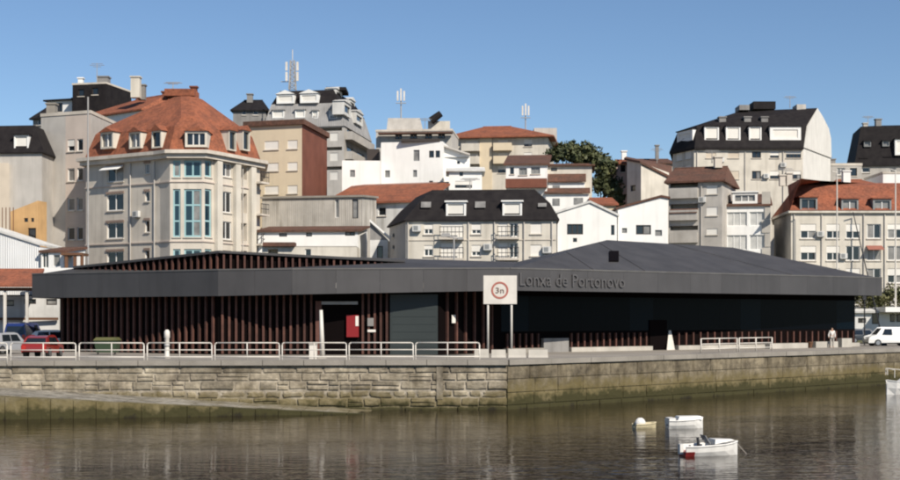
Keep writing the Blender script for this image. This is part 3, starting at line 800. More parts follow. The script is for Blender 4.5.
# ------------------------------------------------------------------ building kit
def window(root, fr, u0, u1, v0, v1, st, sill=True):
    """st: frame letter (w white, d dark, t teal, g grey) + lights + optional s (shut), h (half shut), c (curtained)"""
    fm = {'w': 'frame_white', 'd': 'frame_dark', 't': 'frame_teal', 'g': 'frame_grey'}[st[0]]
    n_ = int(st[1]); opt = st[2:] 
    fw = min(.09, (u1 - u0) * .12) * (1.7 if st[0] == 't' else 1)
    m_ = MB()
    m_.fbox(fr, u0, u1, v0, v0 + fw, -.2, -.1); m_.fbox(fr, u0, u1, v1 - fw, v1, -.2, -.1)
    for k in range(n_ + 1):
        uc = lerp(u0 + fw / 2, u1 - fw / 2, k / n_)
        m_.fbox(fr, uc - fw / 2, uc + fw / 2, v0 + fw, v1 - fw, -.2, -.1)
    if st[0] == 't':
        k_ = max(1, round((v1 - v0) / 1.4))
        for k in range(1, k_): m_.fbox(fr, u0 + fw, u1 - fw, lerp(v0, v1, k / k_) - fw / 2, lerp(v0, v1, k / k_) + fw / 2, -.2, -.105)
    w = m_.build('window', fm, root)
    if 's' in opt:
        MB().fbox(fr, u0 + .004, u1 - .004, v0 + .004, v1 - .004, -.09, -.05).build('shutter', 'shutter_beige' if 'b' in opt else 'shutter', w)
    else:
        for k in range(n_):
            a = lerp(u0 + fw / 2, u1 - fw / 2, k / n_) + fw / 2; b_ = lerp(u0 + fw / 2, u1 - fw / 2, (k + 1) / n_) - fw / 2
            gm = 'glass_lace' if 'l' in opt else 'glass_curtain' if ('c' in opt or rs.random() < .22) else ('glass_blue' if st[0] == 't' else 'glass')
            MB().fbox(fr, a, b_, v0 + fw, v1 - fw, -.18, -.15).build('pane', gm, w)
        if 'h' in opt:
            MB().fbox(fr, u0 + .004, u1 - .004, lerp(v0, v1, .35 + rs.random() * .3), v1 - .004, -.095, -.05).build('shutter', 'shutter_beige' if 'b' in opt else 'shutter', w)
    if 'r' in opt:
        MB().fbox(fr, u0 - .1, u1 + .1, v1 + .004, v1 + .22, .002, .09).build('lintel', 'lintel_brown', w)
    if sill:
        MB().fbox(fr, u0 - .08, u1 + .08, v0 - .1, v0 - .004, -.02, .1).build('sill', 'trim', w)
    return w

class Bld:
    def __init__(s, name, label, poly, ztop, mat, cat='building', z0=None, group=None):
        s.poly = poly; s.z1 = ztop; s.mat = mat
        ymin = min(p[1] for p in poly)
        s.z0 = (ground(ymin) - 1.5) if z0 is None else z0
        cx = sum(p[0] for p in poly) / len(poly); cy = sum(p[1] for p in poly) / len(poly)
        s.root = T(name, label, cat, (cx, cy, s.z0), group)
        s.fr = [Fr(poly[i], poly[(i + 1) % len(poly)]) for i in range(len(poly))]
        s.h = {i: [] for i in range(len(poly))}; s.W = []
    def win(s, i, a, b, t, bt, st='w2', sill=True, ref=None):
        f = s.fr[i]; d = ref or f.mid()
        u0, u1 = max(.05, f.u(a)), min(f.L - .05, f.u(b)); v0, v1 = Z(bt, d), Z(t, d)
        v0 = max(v0, s.z0 + .1); v1 = min(v1, s.z1 - .05)
        s.h[i].append((u0, u1, v0, v1, 1.3 if st == 'o' else .2, st == 'o'))
        if st != 'o': s.W.append((f, u0, u1, v0, v1, st, sill))
    def grid(s, i, cols, rows, st='w2', **k):
        for (t, b) in rows:
            for (a, b2) in cols:
                s.win(i, a, b2, t, b, st if isinstance(st, str) else rs.choice(st), **k)
    def done(s, mats=None):
        groups = {}
        for i, f in enumerate(s.fr):
            mt = (mats or {}).get(i, s.mat)
            mb = groups.setdefault(mt, MB())
            us = sorted({0, f.L, *[x for h_ in s.h[i] for x in h_[:2]]}); vs = sorted({s.z0, s.z1, *[x for h_ in s.h[i] for x in h_[2:4]]})
            for ua_, ub_ in zip(us, us[1:]):
                for va, vb in zip(vs, vs[1:]):
                    uc, vc = (ua_ + ub_) / 2, (va + vb) / 2
                    if not any(h_[0] < uc < h_[1] and h_[2] < vc < h_[3] for h_ in s.h[i]):
                        mb.poly([f.pt(ua_, va), f.pt(ub_, va), f.pt(ub_, vb), f.pt(ua_, vb)])
            for (u0, u1, v0, v1, dp, bk) in s.h[i]:
                c0 = [f.pt(u0, v0), f.pt(u1, v0), f.pt(u1, v1), f.pt(u0, v1)]; c1 = [f.pt(u0, v0, -dp), f.pt(u1, v0, -dp), f.pt(u1, v1, -dp), f.pt(u0, v1, -dp)]
                for k in range(4):
                    m_ = (k + 1) % 4; mb.poly([c0[k], c0[m_], c1[m_], c1[k]])
                if bk: mb.poly(c1)
        for mt, mb in groups.items():
            mb.build('wall' if mt == s.mat else 'side_wall', mt, s.root)
        for a in s.W: window(s.root, *a)
        return s.root
    def slab(s, z0, z1, over, mat='trim', name='cornice'):
        return MB().prism(inset(s.poly, -over), z0, z1).build(name, mat, s.root)
    def flat(s, mat='concrete', par=.35):
        MB().prism(inset(s.poly, .25), s.z1 - .3, s.z1 + .02).build('roof', mat, s.root)
        pr = MB(); o_ = inset(s.poly, -.06); i_ = inset(s.poly, .22); n_ = len(o_)
        for k in range(n_):
            m_ = (k + 1) % n_
            pr.box8([(*o_[k], s.z1 + .03), (*o_[m_], s.z1 + .03), (*i_[m_], s.z1 + .03), (*i_[k], s.z1 + .03), (*o_[k], s.z1 + par), (*o_[m_], s.z1 + par), (*i_[m_], s.z1 + par), (*i_[k], s.z1 + par)])
        pr.build('parapet', 'trim', s.root)
    def hip(s, h, t0=.25, t1=None, over=.35, mat='tile_orange', z=None):
        t1 = t0 if t1 is None else t1
        z = s.z1 if z is None else z
        p = [Vector((*q, z)) for q in inset(s.poly, -over)]
        m03, m12 = (p[0] + p[3]) / 2, (p[1] + p[2]) / 2
        r0 = m03.lerp(m12, t0) + Vector((0, 0, h)); r1 = m12.lerp(m03, t1) + Vector((0, 0, h))
        lo = [q - Vector((0, 0, .18)) for q in p]
        mb = MB()
        mb.poly([p[0], p[1], r1, r0]); mb.poly([p[2], p[3], r0, r1])
        if t1 > .001: mb.poly([p[1], p[2], r1])
        if t0 > .001: mb.poly([p[3], p[0], r0])
        for k in range(4): mb.poly([lo[k], lo[(k + 1) % 4], p[(k + 1) % 4], p[k]])
        mb.poly(lo[::-1])
        o = mb.build('roof', mat, s.root)
        g_ = MB(); w = inset(s.poly, 0)
        for (ia, ib, t) in ((1, 2, t1), (3, 0, t0)):
            if t <= .001:
                a_, b_ = Vector((*w[ia], z)), Vector((*w[ib], z)); g_.poly([a_, b_, (a_ + b_) / 2 + Vector((0, 0, h - .08))])
        if g_.v: g_.build('gable', s.mat, s.root)
        rg_ = MB().tube(r0 - Vector((0, 0, .02)), r1 - Vector((0, 0, .02)), .12, 6).build('ridge', mat, o)
        return o
    def shed(s, h, over=.3, mat='tile_brown', side=True):      # low at the front, high at the back
        p = [Vector((*q, s.z1)) for q in inset(s.poly, -over)]
        p[2].z += h; p[3].z += h
        lo = [q - Vector((0, 0, .2)) for q in p]
        mb = MB(); mb.box8(lo + p)
        o = mb.build('roof', mat, s.root)
        g_ = MB(); w = s.poly
        g_.poly([(*w[1], s.z1), (*w[2], s.z1), (*w[2], s.z1 + h - .1)]); g_.poly([(*w[0], s.z1), (*w[3], s.z1 + h - .1), (*w[3], s.z1)]); g_.poly([(*w[2], s.z1), (*w[3], s.z1), (*w[3], s.z1 + h - .1), (*w[2], s.z1 + h - .1)])
        g_.build('gable', s.mat, s.root)
        return o
    def mansard(s, h, ins, mat='slate', top=None, topins=1.5, over=.25):
        rings = [ring(inset(s.poly, -over), s.z1 - .12), ring(inset(s.poly, -over), s.z1), ring(inset(s.poly, ins), s.z1 + h)]
        if top: rings.append(ring(inset(s.poly, ins + topins), s.z1 + h + top))
        return MB().loft(rings).build('roof', mat, s.root)
    def dormer(s, fr, a, b, t, bt, st='w2', depth=2.0, wall='white', roof='slate', gable=0.0, d=None):
        d = d or fr.mid()
        u0, u1, v0, v1 = fr.u(a), fr.u(b), Z(bt, d), Z(t, d)
        mb = MB(); fw = max(.12, (u1 - u0) * .1)
        mb.fbox(fr, u0, u0 + fw, v0, v1, -depth, 0); mb.fbox(fr, u1 - fw, u1, v0, v1, -depth, 0)
        mb.fbox(fr, u0 + fw, u1 - fw, v0, v0 + fw, -depth, -.002); mb.fbox(fr, u0 + fw, u1 - fw, v1 - fw, v1, -depth, -.002)
        o = mb.build('dormer', wall, s.root)
        rm = MB()
        if gable:
            uc = (u0 + u1) / 2
            q = [fr.pt(u0 - .15, v1, .15), fr.pt(uc, v1 + gable, .15), fr.pt(u1 + .15, v1, .15)]; q2 = [fr.pt(u0 - .15, v1, -depth), fr.pt(uc, v1 + gable, -depth), fr.pt(u1 + .15, v1, -depth)]
            rm.poly(q[::-1]); rm.poly(q2)
            for k in range(3): m_ = (k + 1) % 3; rm.poly([q[k], q[m_], q2[m_], q2[k]])
        else:
            rm.fbox(fr, u0 - .12, u1 + .12, v1 + .002, v1 + .14, -depth, .15)
        rm.build('dormer_roof', roof, o)
        n_ = int(st[1]); fm = {'w': 'frame_white', 'd': 'frame_dark', 'g': 'frame_grey'}[st[0]]
        iu0, iu1, iv0, iv1 = u0 + fw, u1 - fw, v0 + fw, v1 - fw
        if 's' in st[2:]:
            MB().fbox(fr, iu0, iu1, iv0, iv1, -.2, -.1).build('shutter', 'shutter', o)
        else:
            MB().fbox(fr, iu0, iu1, iv0, iv1, -.24, -.2).build('pane', 'glass_curtain' if 'c' in st[2:] else 'glass', o)
            mm = MB()
            for k in range(1, n_): uc = lerp(iu0, iu1, k / n_); mm.fbox(fr, uc - .05, uc + .05, iv0, iv1, -.2, -.12)
            if mm.v: mm.build('mullion', fm, o)
        return o
    def chimney(s, px, py0, py1, d, w=.7, mat='trim'):
        x = X(px, d); z0, z1 = Z(py1, d), Z(py0, d)
        mb = MB(); mb.box(x - w / 2, x + w / 2, d - w / 2, d + w / 2, z0, z1); mb.box(x - w / 2 - .1, x + w / 2 + .1, d - w / 2 - .1, d + w / 2 + .1, z1 + .002, z1 + .15)
        return mb.build('chimney', mat, s.root)
    def balcony(s, i, a, b, py, proj=1.1, hgt=.95, mat='trim', d=None, rail=False):
        f = s.fr[i]; u0, u1 = f.u(a), f.u(b); z = Z(py, d or f.mid())
        mb = MB(); mb.fbox(f, u0, u1, z - .18, z, .002, proj)
        o = mb.build('balcony', mat, s.root)
        q = MB()
        if rail:
            for v in (hgt, hgt * .5): q.fbox(f, u0, u1, z + v - .03, z + v + .03, proj - .06, proj)
            n_ = max(3, int((u1 - u0) / .35))
            for k in range(n_ + 1): uc = lerp(u0 + .03, u1 - .03, k / n_); q.fbox(f, uc - .02, uc + .02, z + .002, z + hgt - .03, proj - .05, proj - .01)
            q.build('balustrade', 'dark_metal', o)
        else:
            q.fbox(f, u0, u1, z + .002, z + hgt, proj - .12, proj); q.fbox(f, u0, u0 + .12, z + .002, z + hgt, .01, proj - .122); q.fbox(f, u1 - .12, u1, z + .002, z + hgt, .01, proj - .122)
            q.build('balustrade', mat, o)
        return o
def downpipe(b, i, px):
    f = b.fr[i]; u = f.u(px)
    q = MB(); q.tube(f.pt(u, b.z0, .09), f.pt(u, b.z1 - .1, .09), .06, 6); q.build('downpipe', 'grey_light', b.root)
def cooler(b, i, px, py, d=None):
    f = b.fr[i]; u = f.u(px); z = Z(py, d or f.mid())
    o = MB().fbox(f, u - .38, u + .38, z - .28, z + .28, .05, .38).build('air_conditioner', 'white_dirty', b.root)
    MB().fbox(f, u - .28, u + .12, z - .2, z + .2, .381, .39).build('fan_grille', 'frame_grey', o)
    MB().fbox(f, u - .34, u + .34, z - .34, z - .285, .003, .36).build('bracket', 'frame_grey', o)
def awning(b, i, a, c, py, mat, d=None, proj=.9):
    f = b.fr[i]; u0, u1 = f.u(a), f.u(c); z = Z(py, d or f.mid())
    q = MB(); q.box8([f.pt(u0, z - .45, proj), f.pt(u1, z - .45, proj), f.pt(u1, z, .01), f.pt(u0, z, .01), f.pt(u0, z - .41, proj), f.pt(u1, z - .41, proj), f.pt(u1, z + .05, .01), f.pt(u0, z + .05, .01)]); q.build('awning', mat, b.root)
def aerial(label, px, pyt, pyb, d, kind='mast', name='roof_antenna'):
    t = T(name, label, 'antenna', P(px, pyb, d))
    x, z0, z1 = X(px, d), Z(pyb, d), Z(pyt, d); H_ = z1 - z0
    if kind == 'lattice':
        w = .45
        q = MB()
        for sx in (-1, 1):
            for sy in (-1, 1): q.tube((x + sx * w, d + sy * w, z0), (x + sx * w * .6, d + sy * w * .6, z1 - .5), .09, 5)
        n_ = 7
        for k in range(n_):
            a_, b_ = lerp(z0, z1 - .5, k / n_), lerp(z0, z1 - .5, (k + 1) / n_)
            wa = lerp(w, w * .6, k / n_); wb = lerp(w, w * .6, (k + 1) / n_)
            q.tube((x - wa, d - wa, a_), (x + wb, d - wb, b_), .05, 4); q.tube((x + wa, d - wa, a_), (x - wb, d - wb, b_), .05, 4); q.tube((x - wa, d - wa, a_), (x + wa, d - wa, a_), .05, 4)
        q.build('lattice', 'paint_grey', t)
        for sx in (-1, 1):
            for zz in (z1 - 1.4, z1 - 2.8): MB().box(x + sx * .75 - .15, x + sx * .75 + .15, d - .7, d - .5, zz - .6, zz + .6).build('panel_aerial', 'paint_white', t)
        MB().tube((x, d, z1 - .5), (x, d, z1 + 1), .06, 5).build('spike', 'paint_white', t)
        MB().tube((x - 1.6, d, z0 + H_ * .25), (x - .3, d, z0 + H_ * .25), .06, 5).build('arm', 'paint_grey', t)
    elif kind == 'cell':
        MB().tube((x, d, z0), (x, d, z1), .10, 6).build('pole', 'paint_grey', t)
        for sx in (-.55, 0, .55):
            MB().box(x + sx * .8 - .11, x + sx * .8 + .11, d - .4, d - .2, z1 - H_ * .42, z1 - abs(sx) * .6).build('panel_aerial', 'paint_white', t)
        MB().tube((x - .7, d - .3, z1 - H_ * .5), (x + .7, d - .3, z1 - H_ * .5), .06, 5).build('arm', 'paint_grey', t)
    else:
        MB().tube((x, d, z0), (x, d, z1), .06, 5, .03).build('pole', 'paint_grey', t)
        q = MB()
        for k, l in ((.96, .7), (.88, .9), (.8, .5)):
            q.tube((x - l, d, z0 + H_ * k), (x + l, d, z0 + H_ * k), .03, 4)
        q.build('aerial_rods', 'paint_grey', t)
    return t

# ------------------------------------------------------------------ town houses, near row first
# cream apartment house with red mansard roof
poly = [P2(86, 134), P2(160, 128.6), P2(170, 127.5), P2(203, 127.5), P2(213, 128.8), P2(260, 136), (X(260, 136) - 2, 149), (X(86, 134) + 2, 149)]
b = Bld('apartment_house', 'cream apartment house with red mansard roof and tall teal bay windows', poly, Z(158.8, 127.8), 'cream')
rows = [(166, 181), (193, 210), (222, 238), (251, 266), (281, 296)]
b.grid(0, [(107, 123.5)], rows, ['w2r', 'w2hr', 'w2r'], ref=131)
b.grid(0, [(145, 149.5)], [(163, 173), (191, 201), (220, 232), (250, 262)], 'w1r', ref=129)
for (t_, b_) in ((160.5, 177), (189, 237), (249, 268)):
    b.win(2, 173, 180.5, t_, b_, 't1'); b.win(2, 184, 201.5, t_, b_, 't2')
    b.win(3, 204.8, 211.5, t_, b_, 't1')
b.grid(4, [(221.5, 231.5)], [(161, 176), (191, 212), (221, 239), (250, 266)], 'w2', ref=130)
b.grid(4, [(238, 247)], [(161, 178), (192, 212), (222, 240), (250, 266)], 'o', ref=132)
r_ = b.done()
for px_ in (216.5, 235, 250.5):
    f = b.fr[4]; u_ = f.u(px_); MB().fbox(f, u_ - .42, u_ + .42, b.z0, b.z1 - .05, .002, .42).build('pilaster', 'cream_pale', r_)
for py_ in (181, 213, 243): b.balcony(4, 252.5, 260.5, py_ + 1, 1.0, .95, 'trim', d=135, rail=True)
for py_ in (181.5, 241): MB().prism([tuple(p) for p in inset(poly, -.1)], Z(py_ + 1.2, 128), Z(py_, 128)).build('string_course', 'cream_pink', r_)
b.slab(b.z1 + .002, b.z1 + .4, .5, 'trim'); b.slab(b.z1 + .402, b.z1 + .72, .8, 'trim')
zc = b.z1 + .72
ptop = [(X(168, 134), 136), (X(172, 134), 135), (X(180, 134), 134.4), (X(188, 134), 134.4), (X(194, 134), 135), (X(198, 134), 136.5), (X(197, 134), 140), (X(168, 134), 140)]
MB().loft([ring(inset(poly, -.1), zc + .002), ring(inset(poly, .75), Z(127, 129)), ring(inset(poly, 1.7), Z(119, 130)), ring(ptop, Z(95.5, 134))]).build('roof', 'tile_orange', r_)
MB().box(X(166, 136), X(195.5, 136), 135.2, 138, Z(97, 136), Z(90, 136)).build('roof_block', 'tile_orange', r_)
b.chimney(165, 93, 100, 137, .5, 'brick_red'); b.chimney(194, 88, 97, 137, .6, 'brick_red')
ff = b.fr[0].off(.22)
for a_, c_ in ((100.5, 113), (129, 140.5)): b.dormer(ff, a_, c_, 132, 148.5, 'w2c', 2.2, 'cream_pale', 'tile_orange', .45, d=ff.dep((a_ + c_) / 2))
b.dormer(ff, 151.5, 161, 131.5, 148.5, 'w1', 2.2, 'cream_pale', 'tile_orange', .6, d=129)
b.dormer(b.fr[2].off(.22), 185, 207, 131, 147, 'w3', 2.4, 'cream_pale', 'tile_orange', .3)
cooler(b, 0, 138, 214, 130); awning(b, 0, 106, 124.5, 165, 'white', 131); downpipe(b, 0, 131); downpipe(b, 0, 155); downpipe(b, 4, 226 + 16)
ff = b.fr[4].off(.22)
for a_, c_ in ((229, 236.5), (243, 250)): b.dormer(ff, a_, c_, 130, 150, 'w1', 2.0, 'cream_pale', 'tile_orange', .5, d=ff.dep(a_))

# grey block left of it
poly = [P2(41, 139.5), P2(65.5, 138.4), P2(90.5, 137.2), (X(90.5, 137.2) + 1, 152), (X(41, 139.5) + 1, 152)]
b = Bld('apartment_block', 'plain grey apartment block with blank party wall left of the red roof', poly, Z(115, 138), 'grey_light')
for (t_, b_) in ((139, 151), (168, 181), (197.5, 210.5), (227, 240)):
    b.win(1, 67.6, 74.6, t_, b_, rs.choice(['w1', 'w1c', 'w1h'])); b.win(1, 77, 83, t_, b_, rs.choice(['w1', 'w1c', 'w1h']))
r_ = b.done({1: 'cream_pink'}); b.flat()
b.chimney(52, 105, 117, 141, .9, 'concrete')
# dark mansard house on the far left
b = Bld('mansard_house', 'grey house with black mansard roof and one white dormer at the far left', [P2(-45, 136), P2(42, 135), (X(42, 135), 147), (X(-45, 136), 147)], Z(152, 135), 'grey_light')
b.win(0, -30, -20, 170, 185, 'w2'); b.win(0, -30, -20, 205, 220, 'w2')
r_ = b.done(); b.mansard(2.75, 1.1, 'slate', 0.4, 3)
b.dormer(b.fr[0].off(.05), 14, 28.5, 135.5, 151, 'w2s', 2.2, 'white', 'slate')
MB().prism([P2(-45, 134.9), P2(9, 134.9), P2(9, 135.6), P2(-45, 135.6)], 3, Z(163, 135)).build('lean_to', 'shutter_beige', r_)

# hilltop cluster on the left
b = Bld('hilltop_house', 'white house with dark hipped roof on the hilltop at left', rect(47, 176, 72, 175, 9), Z(99, 175), 'white')
b.win(0, 54.5, 62.5, 103, 112, 'd2'); b.done(); b.hip(.9, .25, mat='slate')
b = Bld('dark_annex', 'small dark slate lean-to beside the hilltop white house', rect(33, 178, 47.5, 177, 7), Z(117.5, 177), 'grey_dark')
b.win(0, 37, 42, 119, 125, 'w1'); b.done(); b.hip(2.2, .0, .75, mat='slate')
b = Bld('rooftop_tower', 'dark boxy tower house rising over red roofs at left', rect(72.5, 172, 106, 171, 7), Z(84, 171), 'slate')
b.win(0, 78, 84, 89, 96, 'd1'); b.win(0, 92, 98, 88, 95, 'd1'); b.done(); b.flat('slate', .25); b.chimney(104, 78, 86, 173, 1.3, 'grey_dark'); b.chimney(81, 79, 85, 173, .6, 'white')
b = Bld('red_roof_house', 'white house with sloping red tile roof behind the mansard block', rect(76, 166, 142, 158, 9), Z(113, 161), 'white')
b.win(0, 93, 98, 115.5, 121, 'g1'); b.win(0, 99.5, 104.5, 115.5, 121, 'g1'); b.done(); b.hip(2.3, .45, .12, mat='tile_orange'); b.chimney(136, 78, 98, 160, 1.0, 'cream_pale'); b.chimney(142, 86, 100, 161, .8, 'grey_dark')
aerial('thin television aerial above the dark tower house at left', 97, 63, 82, 172)
# tall thin pole in front of the grey block
t = T('lamp_pole', 'tall thin grey pole in front of the cream apartment house', 'pole', (X(88, 126), 126, QZ))
MB().tube((X(88, 126), 126, QZ), (X(88, 126), 126, Z(97, 126)), .12, 6, .07).build('shaft', 'paint_grey', t)
MB().tube((X(88, 126), 126, QZ), (X(88, 126), 126, QZ + .6), .2, 8).build('base', 'paint_grey', t)

# beige block with brick side
poly = [P2(246, 152), P2(302, 150), P2(327, 161), (X(327, 161) - 4, 170), (X(246, 152), 166)]
b = Bld('beige_block', 'beige apartment block with red brick side wall and white shutters', poly, Z(124.5, 150), 'yellow')
for (t_, b_) in ((141, 149.5), (163, 171), (186, 194)):
    b.win(0, 264.5, 278.5, t_, b_, 'w2s'); b.win(0, 287.5, 297.5, t_, b_, 'w2s')
b.done({1: 'brick_red'}); b.slab(b.z1 + .002, b.z1 + .55, .3, 'tile_brown', 'roof_edge'); MB().loft([ring(inset(poly, -.2), b.z1 + .56), ring(inset(poly, 5), b.z1 + 1.1)]).build('roof', 'tile_brown', b.root)
b = Bld('dark_roof_hut', 'small building with dark roof behind the beige block', rect(233, 200, 266, 200, 8), Z(110, 200), 'grey_dark')
b.win(0, 242, 246, 111, 115, 'w1'); b.win(0, 253, 258, 111, 115, 'w1'); b.done(); b.hip(2.0, .25, mat='slate'); b.chimney(250, 95, 103, 203, .8, 'grey_dark')

# tall stepped grey apartment building
poly = [P2(264, 190), P2(316, 189), P2(344, 188), P2(371, 205), (X(371, 205) - 6, 216), (X(264, 190), 208)]
b = Bld('stepped_apartment_building', 'tall grey stepped apartment building with lattice mast on its roof', poly, Z(126, 188), 'grey_light')
for (t_, b_) in ((127.5, 131), (147, 150.5), (166.5, 170)): b.win(1, 318.5, 342, t_, b_, 'o')
for (t_, b_) in ((133, 141), (153, 161), (172, 180)): b.win(1, 330, 338, t_, b_, 'w1s', sill=False)
for (t_, b_) in ((133, 141), (152, 160), (171, 180)): b.win(2, 347, 353, t_, b_, 'd1'); b.win(2, 357, 364, t_, b_, 'd1')
r_ = b.done({2: 'grey_plaster'})
zc = b.z1
MB().loft([ring(inset(poly, -.15), zc + .002), ring(inset(poly, .9), Z(102.5, 189))]).build('mansard', 'zinc', r_)
MB().loft([ring(inset(poly, .9), Z(102.3, 189)), ring(inset(poly, [2, 2, 2, 3, 2, 2]), Z(89, 190))]).build('roof', 'slate', r_)
ff = b.fr[0].off(-.2)
for a_, c_ in ((272, 284), (295, 305)): b.dormer(ff, a_, c_, 110, 118, 'w1s', 1.5, 'white', 'zinc')
b.dormer(b.fr[1].off(-.2), 312, 318, 110, 118, 'w1s', 1.5, 'white', 'zinc'); b.dormer(b.fr[1].off(-.2), 329, 337, 110, 119, 'w1s', 1.5, 'white', 'zinc')
ff = Fr(poly[0], poly[2]).off(-.7)
for a_, c_ in ((276.5, 294), (300, 318)): b.dormer(ff, a_, c_, 91.5, 101, 'w3s', 3.0, 'white', 'white', .55, d=188)
ff = b.fr[2].off(.1)
for a_, c_, t_, b_ in ((344, 351, 107, 120), (356, 363, 109, 121), (336, 342, 91, 101), (350, 355, 92, 101)): b.dormer(ff if a_ > 343 and t_ > 100 else ff.off(-1.8), a_, c_, t_, b_, 'w1', 1.6, 'white_dirty', 'white_dirty', .5, d=193)
for py_ in (145, 164, 183): b.balcony(2, 345, 368, py_, 1.0, .9, 'grey_plaster', d=196)
MB().box(X(326, 192), X(346, 192), 192, 197, Z(90, 192), Z(87, 192)).build('lift_house', 'slate', r_)
aerial('tall lattice telecom mast on the stepped grey building', 292.5, 57, 90, 193, 'lattice')

for px_, t_, b_, d_, lab in ((173, 82, 92, 137, 'on the red mansard roof'), (425, 118, 131, 186, 'beside the solar heater on the grey house'), (657, 148, 163, 204, 'above the long brown tile roof'), (712, 150, 163, 153, 'on the grey flats'), (790, 96, 108, 193, 'on the large black roof'), (868, 116, 126, 207, 'on the black slate building'), (470, 178, 189, 128, 'on the centre black mansard roof'), (786, 168, 183, 157, 'on the cream row by its chimneys')):
    aerial('thin television aerial ' + lab, px_, t_, b_, d_)
# long grey sheds in the middle left
b = Bld('corrugated_shed', 'grey weathered corrugated wall of a large shed in the middle left', rect(262, 143, 362, 141, 6), Z(196, 142), 'corrugated_grey', 'shed', z0=2)
b.win(0, 335, 339, 200, 218, 'w1c', sill=False); b.win(0, 352, 358, 200, 219, 'd1', sill=False); b.done(); b.shed(.4, .2, 'concrete')
b = Bld('white_shed', 'low white building with strip of red tiles before the grey corrugated wall', rect(258, 135, 358, 134, 5.5), Z(230, 134.5), 'white', 'shed', z0=2)
b.win(0, 279, 287, 233, 236.5, 'd1', sill=False); b.win(0, 306, 312, 232.5, 236.5, 'd1', sill=False); b.win(0, 345, 355, 232, 236, 'd2', sill=False); b.done(); b.shed(.75, .25, 'tile_brown')
b = Bld('low_annex', 'cream low annex with red tile edge just above the hall roof', rect(262, 129, 357, 129, 4), Z(247, 129), 'cream_pale', 'shed', z0=2)
b.win(0, 268, 278, 249, 256, 'o'); b.win(0, 305, 311, 249, 256, 'w1'); b.done()
MB().box(X(263, 128.8), X(295, 128.8), 128.5, 130, Z(246.5, 129), Z(242.5, 129)).build('tile_strip', 'tile_brown', b.root); MB().prism(inset(b.poly, .05), b.z1, b.z1 + .08).build('roof', 'concrete', b.root)
b = Bld('orange_roof_shed', 'wide low house with orange tile roof below the white house', rect(327, 150.5, 424, 147, 8), Z(202, 149), 'white_dirty', 'house', z0=2)
b.win(0, 366, 372, 205, 214, 'd1'); b.win(0, 378, 386, 207, 216, 'w1'); b.win(0, 340, 346, 205, 214, 'd1'); b.done(); b.shed(2.75, .4, 'tile_orange')
# small lean-to with white gable
b = Bld('gabled_lean_to', 'little white lean-to with slanted roof beside the cream mansard building', rect(370, 134, 388, 134, 4), Z(240, 134), 'white_dirty', 'shed', z0=2)
b.win(0, 377, 383, 246, 258, 'd1', sill=False); b.done()
q = MB(); q.box8([(X(370, 134), 133.7, Z(222, 134)), (X(391, 134), 133.7, Z(240, 134)), (X(391, 134), 138, Z(240, 134)), (X(370, 134), 138, Z(222, 134)), (X(370, 134), 133.7, Z(219.5, 134)), (X(391, 134), 133.7, Z(237.5, 134)), (X(391, 134), 138, Z(237.5, 134)), (X(370, 134), 138, Z(219.5, 134))]); q.build('roof', 'white', b.root)
q = MB(); q.poly([(X(370, 134), 134.02, b.z1), (X(388, 134), 134.02, b.z1), (X(370, 134), 134.02, Z(222, 134))]); q.build('gable', 'grey_dark', b.root)

# cream building with black mansard, centre
poly = [P2(389.5, 134), P2(406, 125.5), P2(556.5, 124.5), (X(556.5, 124.5) + .5, 136), (X(389.5, 134) + 3, 140)]
b = Bld('cream_mansard_building', 'long cream building with black mansard roof and two white dormers, centre', poly, Z(221, 125), 'cream_pale', z0=2)
for (t_, b_) in ((224, 234), (245, 256)):
    for a_, c_, s_ in ((424, 433, 'w2h'), (471.5, 481, 'w2h'), (530.5, 541.5, 'w2s')): b.win(1, a_, c_, t_, b_, s_)
for (t_, b_) in ((222.8, 237), (243, 258)):
    b.win(1, 441, 463, t_, b_, 'w4s'); b.win(1, 498.5, 507.5, t_, b_, 'w1s'); b.win(1, 509.5, 518, t_, b_, 'w2')
b.win(0, 392.5, 394.5, 232, 236, 'd1'); b.win(0, 392.5, 394.5, 244, 248, 'd1')
r_ = b.done({0: 'grey_light'})  # left side coloured greyer than the front to paint in its shade
MB().loft([ring(inset(poly, -.25), b.z1), ring(inset(poly, -.25), b.z1 + .1), ring(inset(poly, [1.1, .55, .55, .8, .8]), Z(203, 125)), ring(inset(poly, [2.6, 1.7, 1.9, 2, 2]), Z(189, 126))]).build('roof', 'slate', r_)
ff = b.fr[1].off(.05)
for a_, c_ in ((446, 466), (502.5, 522)): b.dormer(ff, a_, c_, 202, 217, 'w2s', 2.0, 'white', 'white')
def skylight(a_, c_, t_, b_):
    q = MB(); fz = b.fr[1].off(-.35); u0, u1, v0, v1 = fz.u(a_), fz.u(c_), Z(b_, 125), Z(t_, 125)
    q.box8([fz.pt(u0, v0, .22), fz.pt(u1, v0, .22), fz.pt(u1, v0, -.6), fz.pt(u0, v0, -.6), fz.pt(u0, v1, -.12), fz.pt(u1, v1, -.12), fz.pt(u1, v1, -.6), fz.pt(u0, v1, -.6)]); q.build('skylight', 'glass_curtain', r_)
for a_, c_, t_, b_ in ((421, 431, 201, 207), (475, 485.5, 201, 207.5), (538, 546.5, 203, 207)): skylight(a_, c_, t_, b_)
for p_ in (408, 468.5, 494.5, 524, 552): downpipe(b, 1, p_)
for py_ in (237.6, 258.5): b.balcony(1, 440, 464, py_, .7, .95, 'trim', rail=True); b.balcony(1, 497.5, 519, py_, .7, .95, 'trim', rail=True)
cooler(b, 1, 488, 247); cooler(b, 1, 417, 228); cooler(b, 1, 547, 250)
MB().fbox(b.fr[1], .05, b.fr[1].L - .05, Z(240.4, 125), Z(239.4, 125), .002, .06).build('string_course', 'trim', r_)
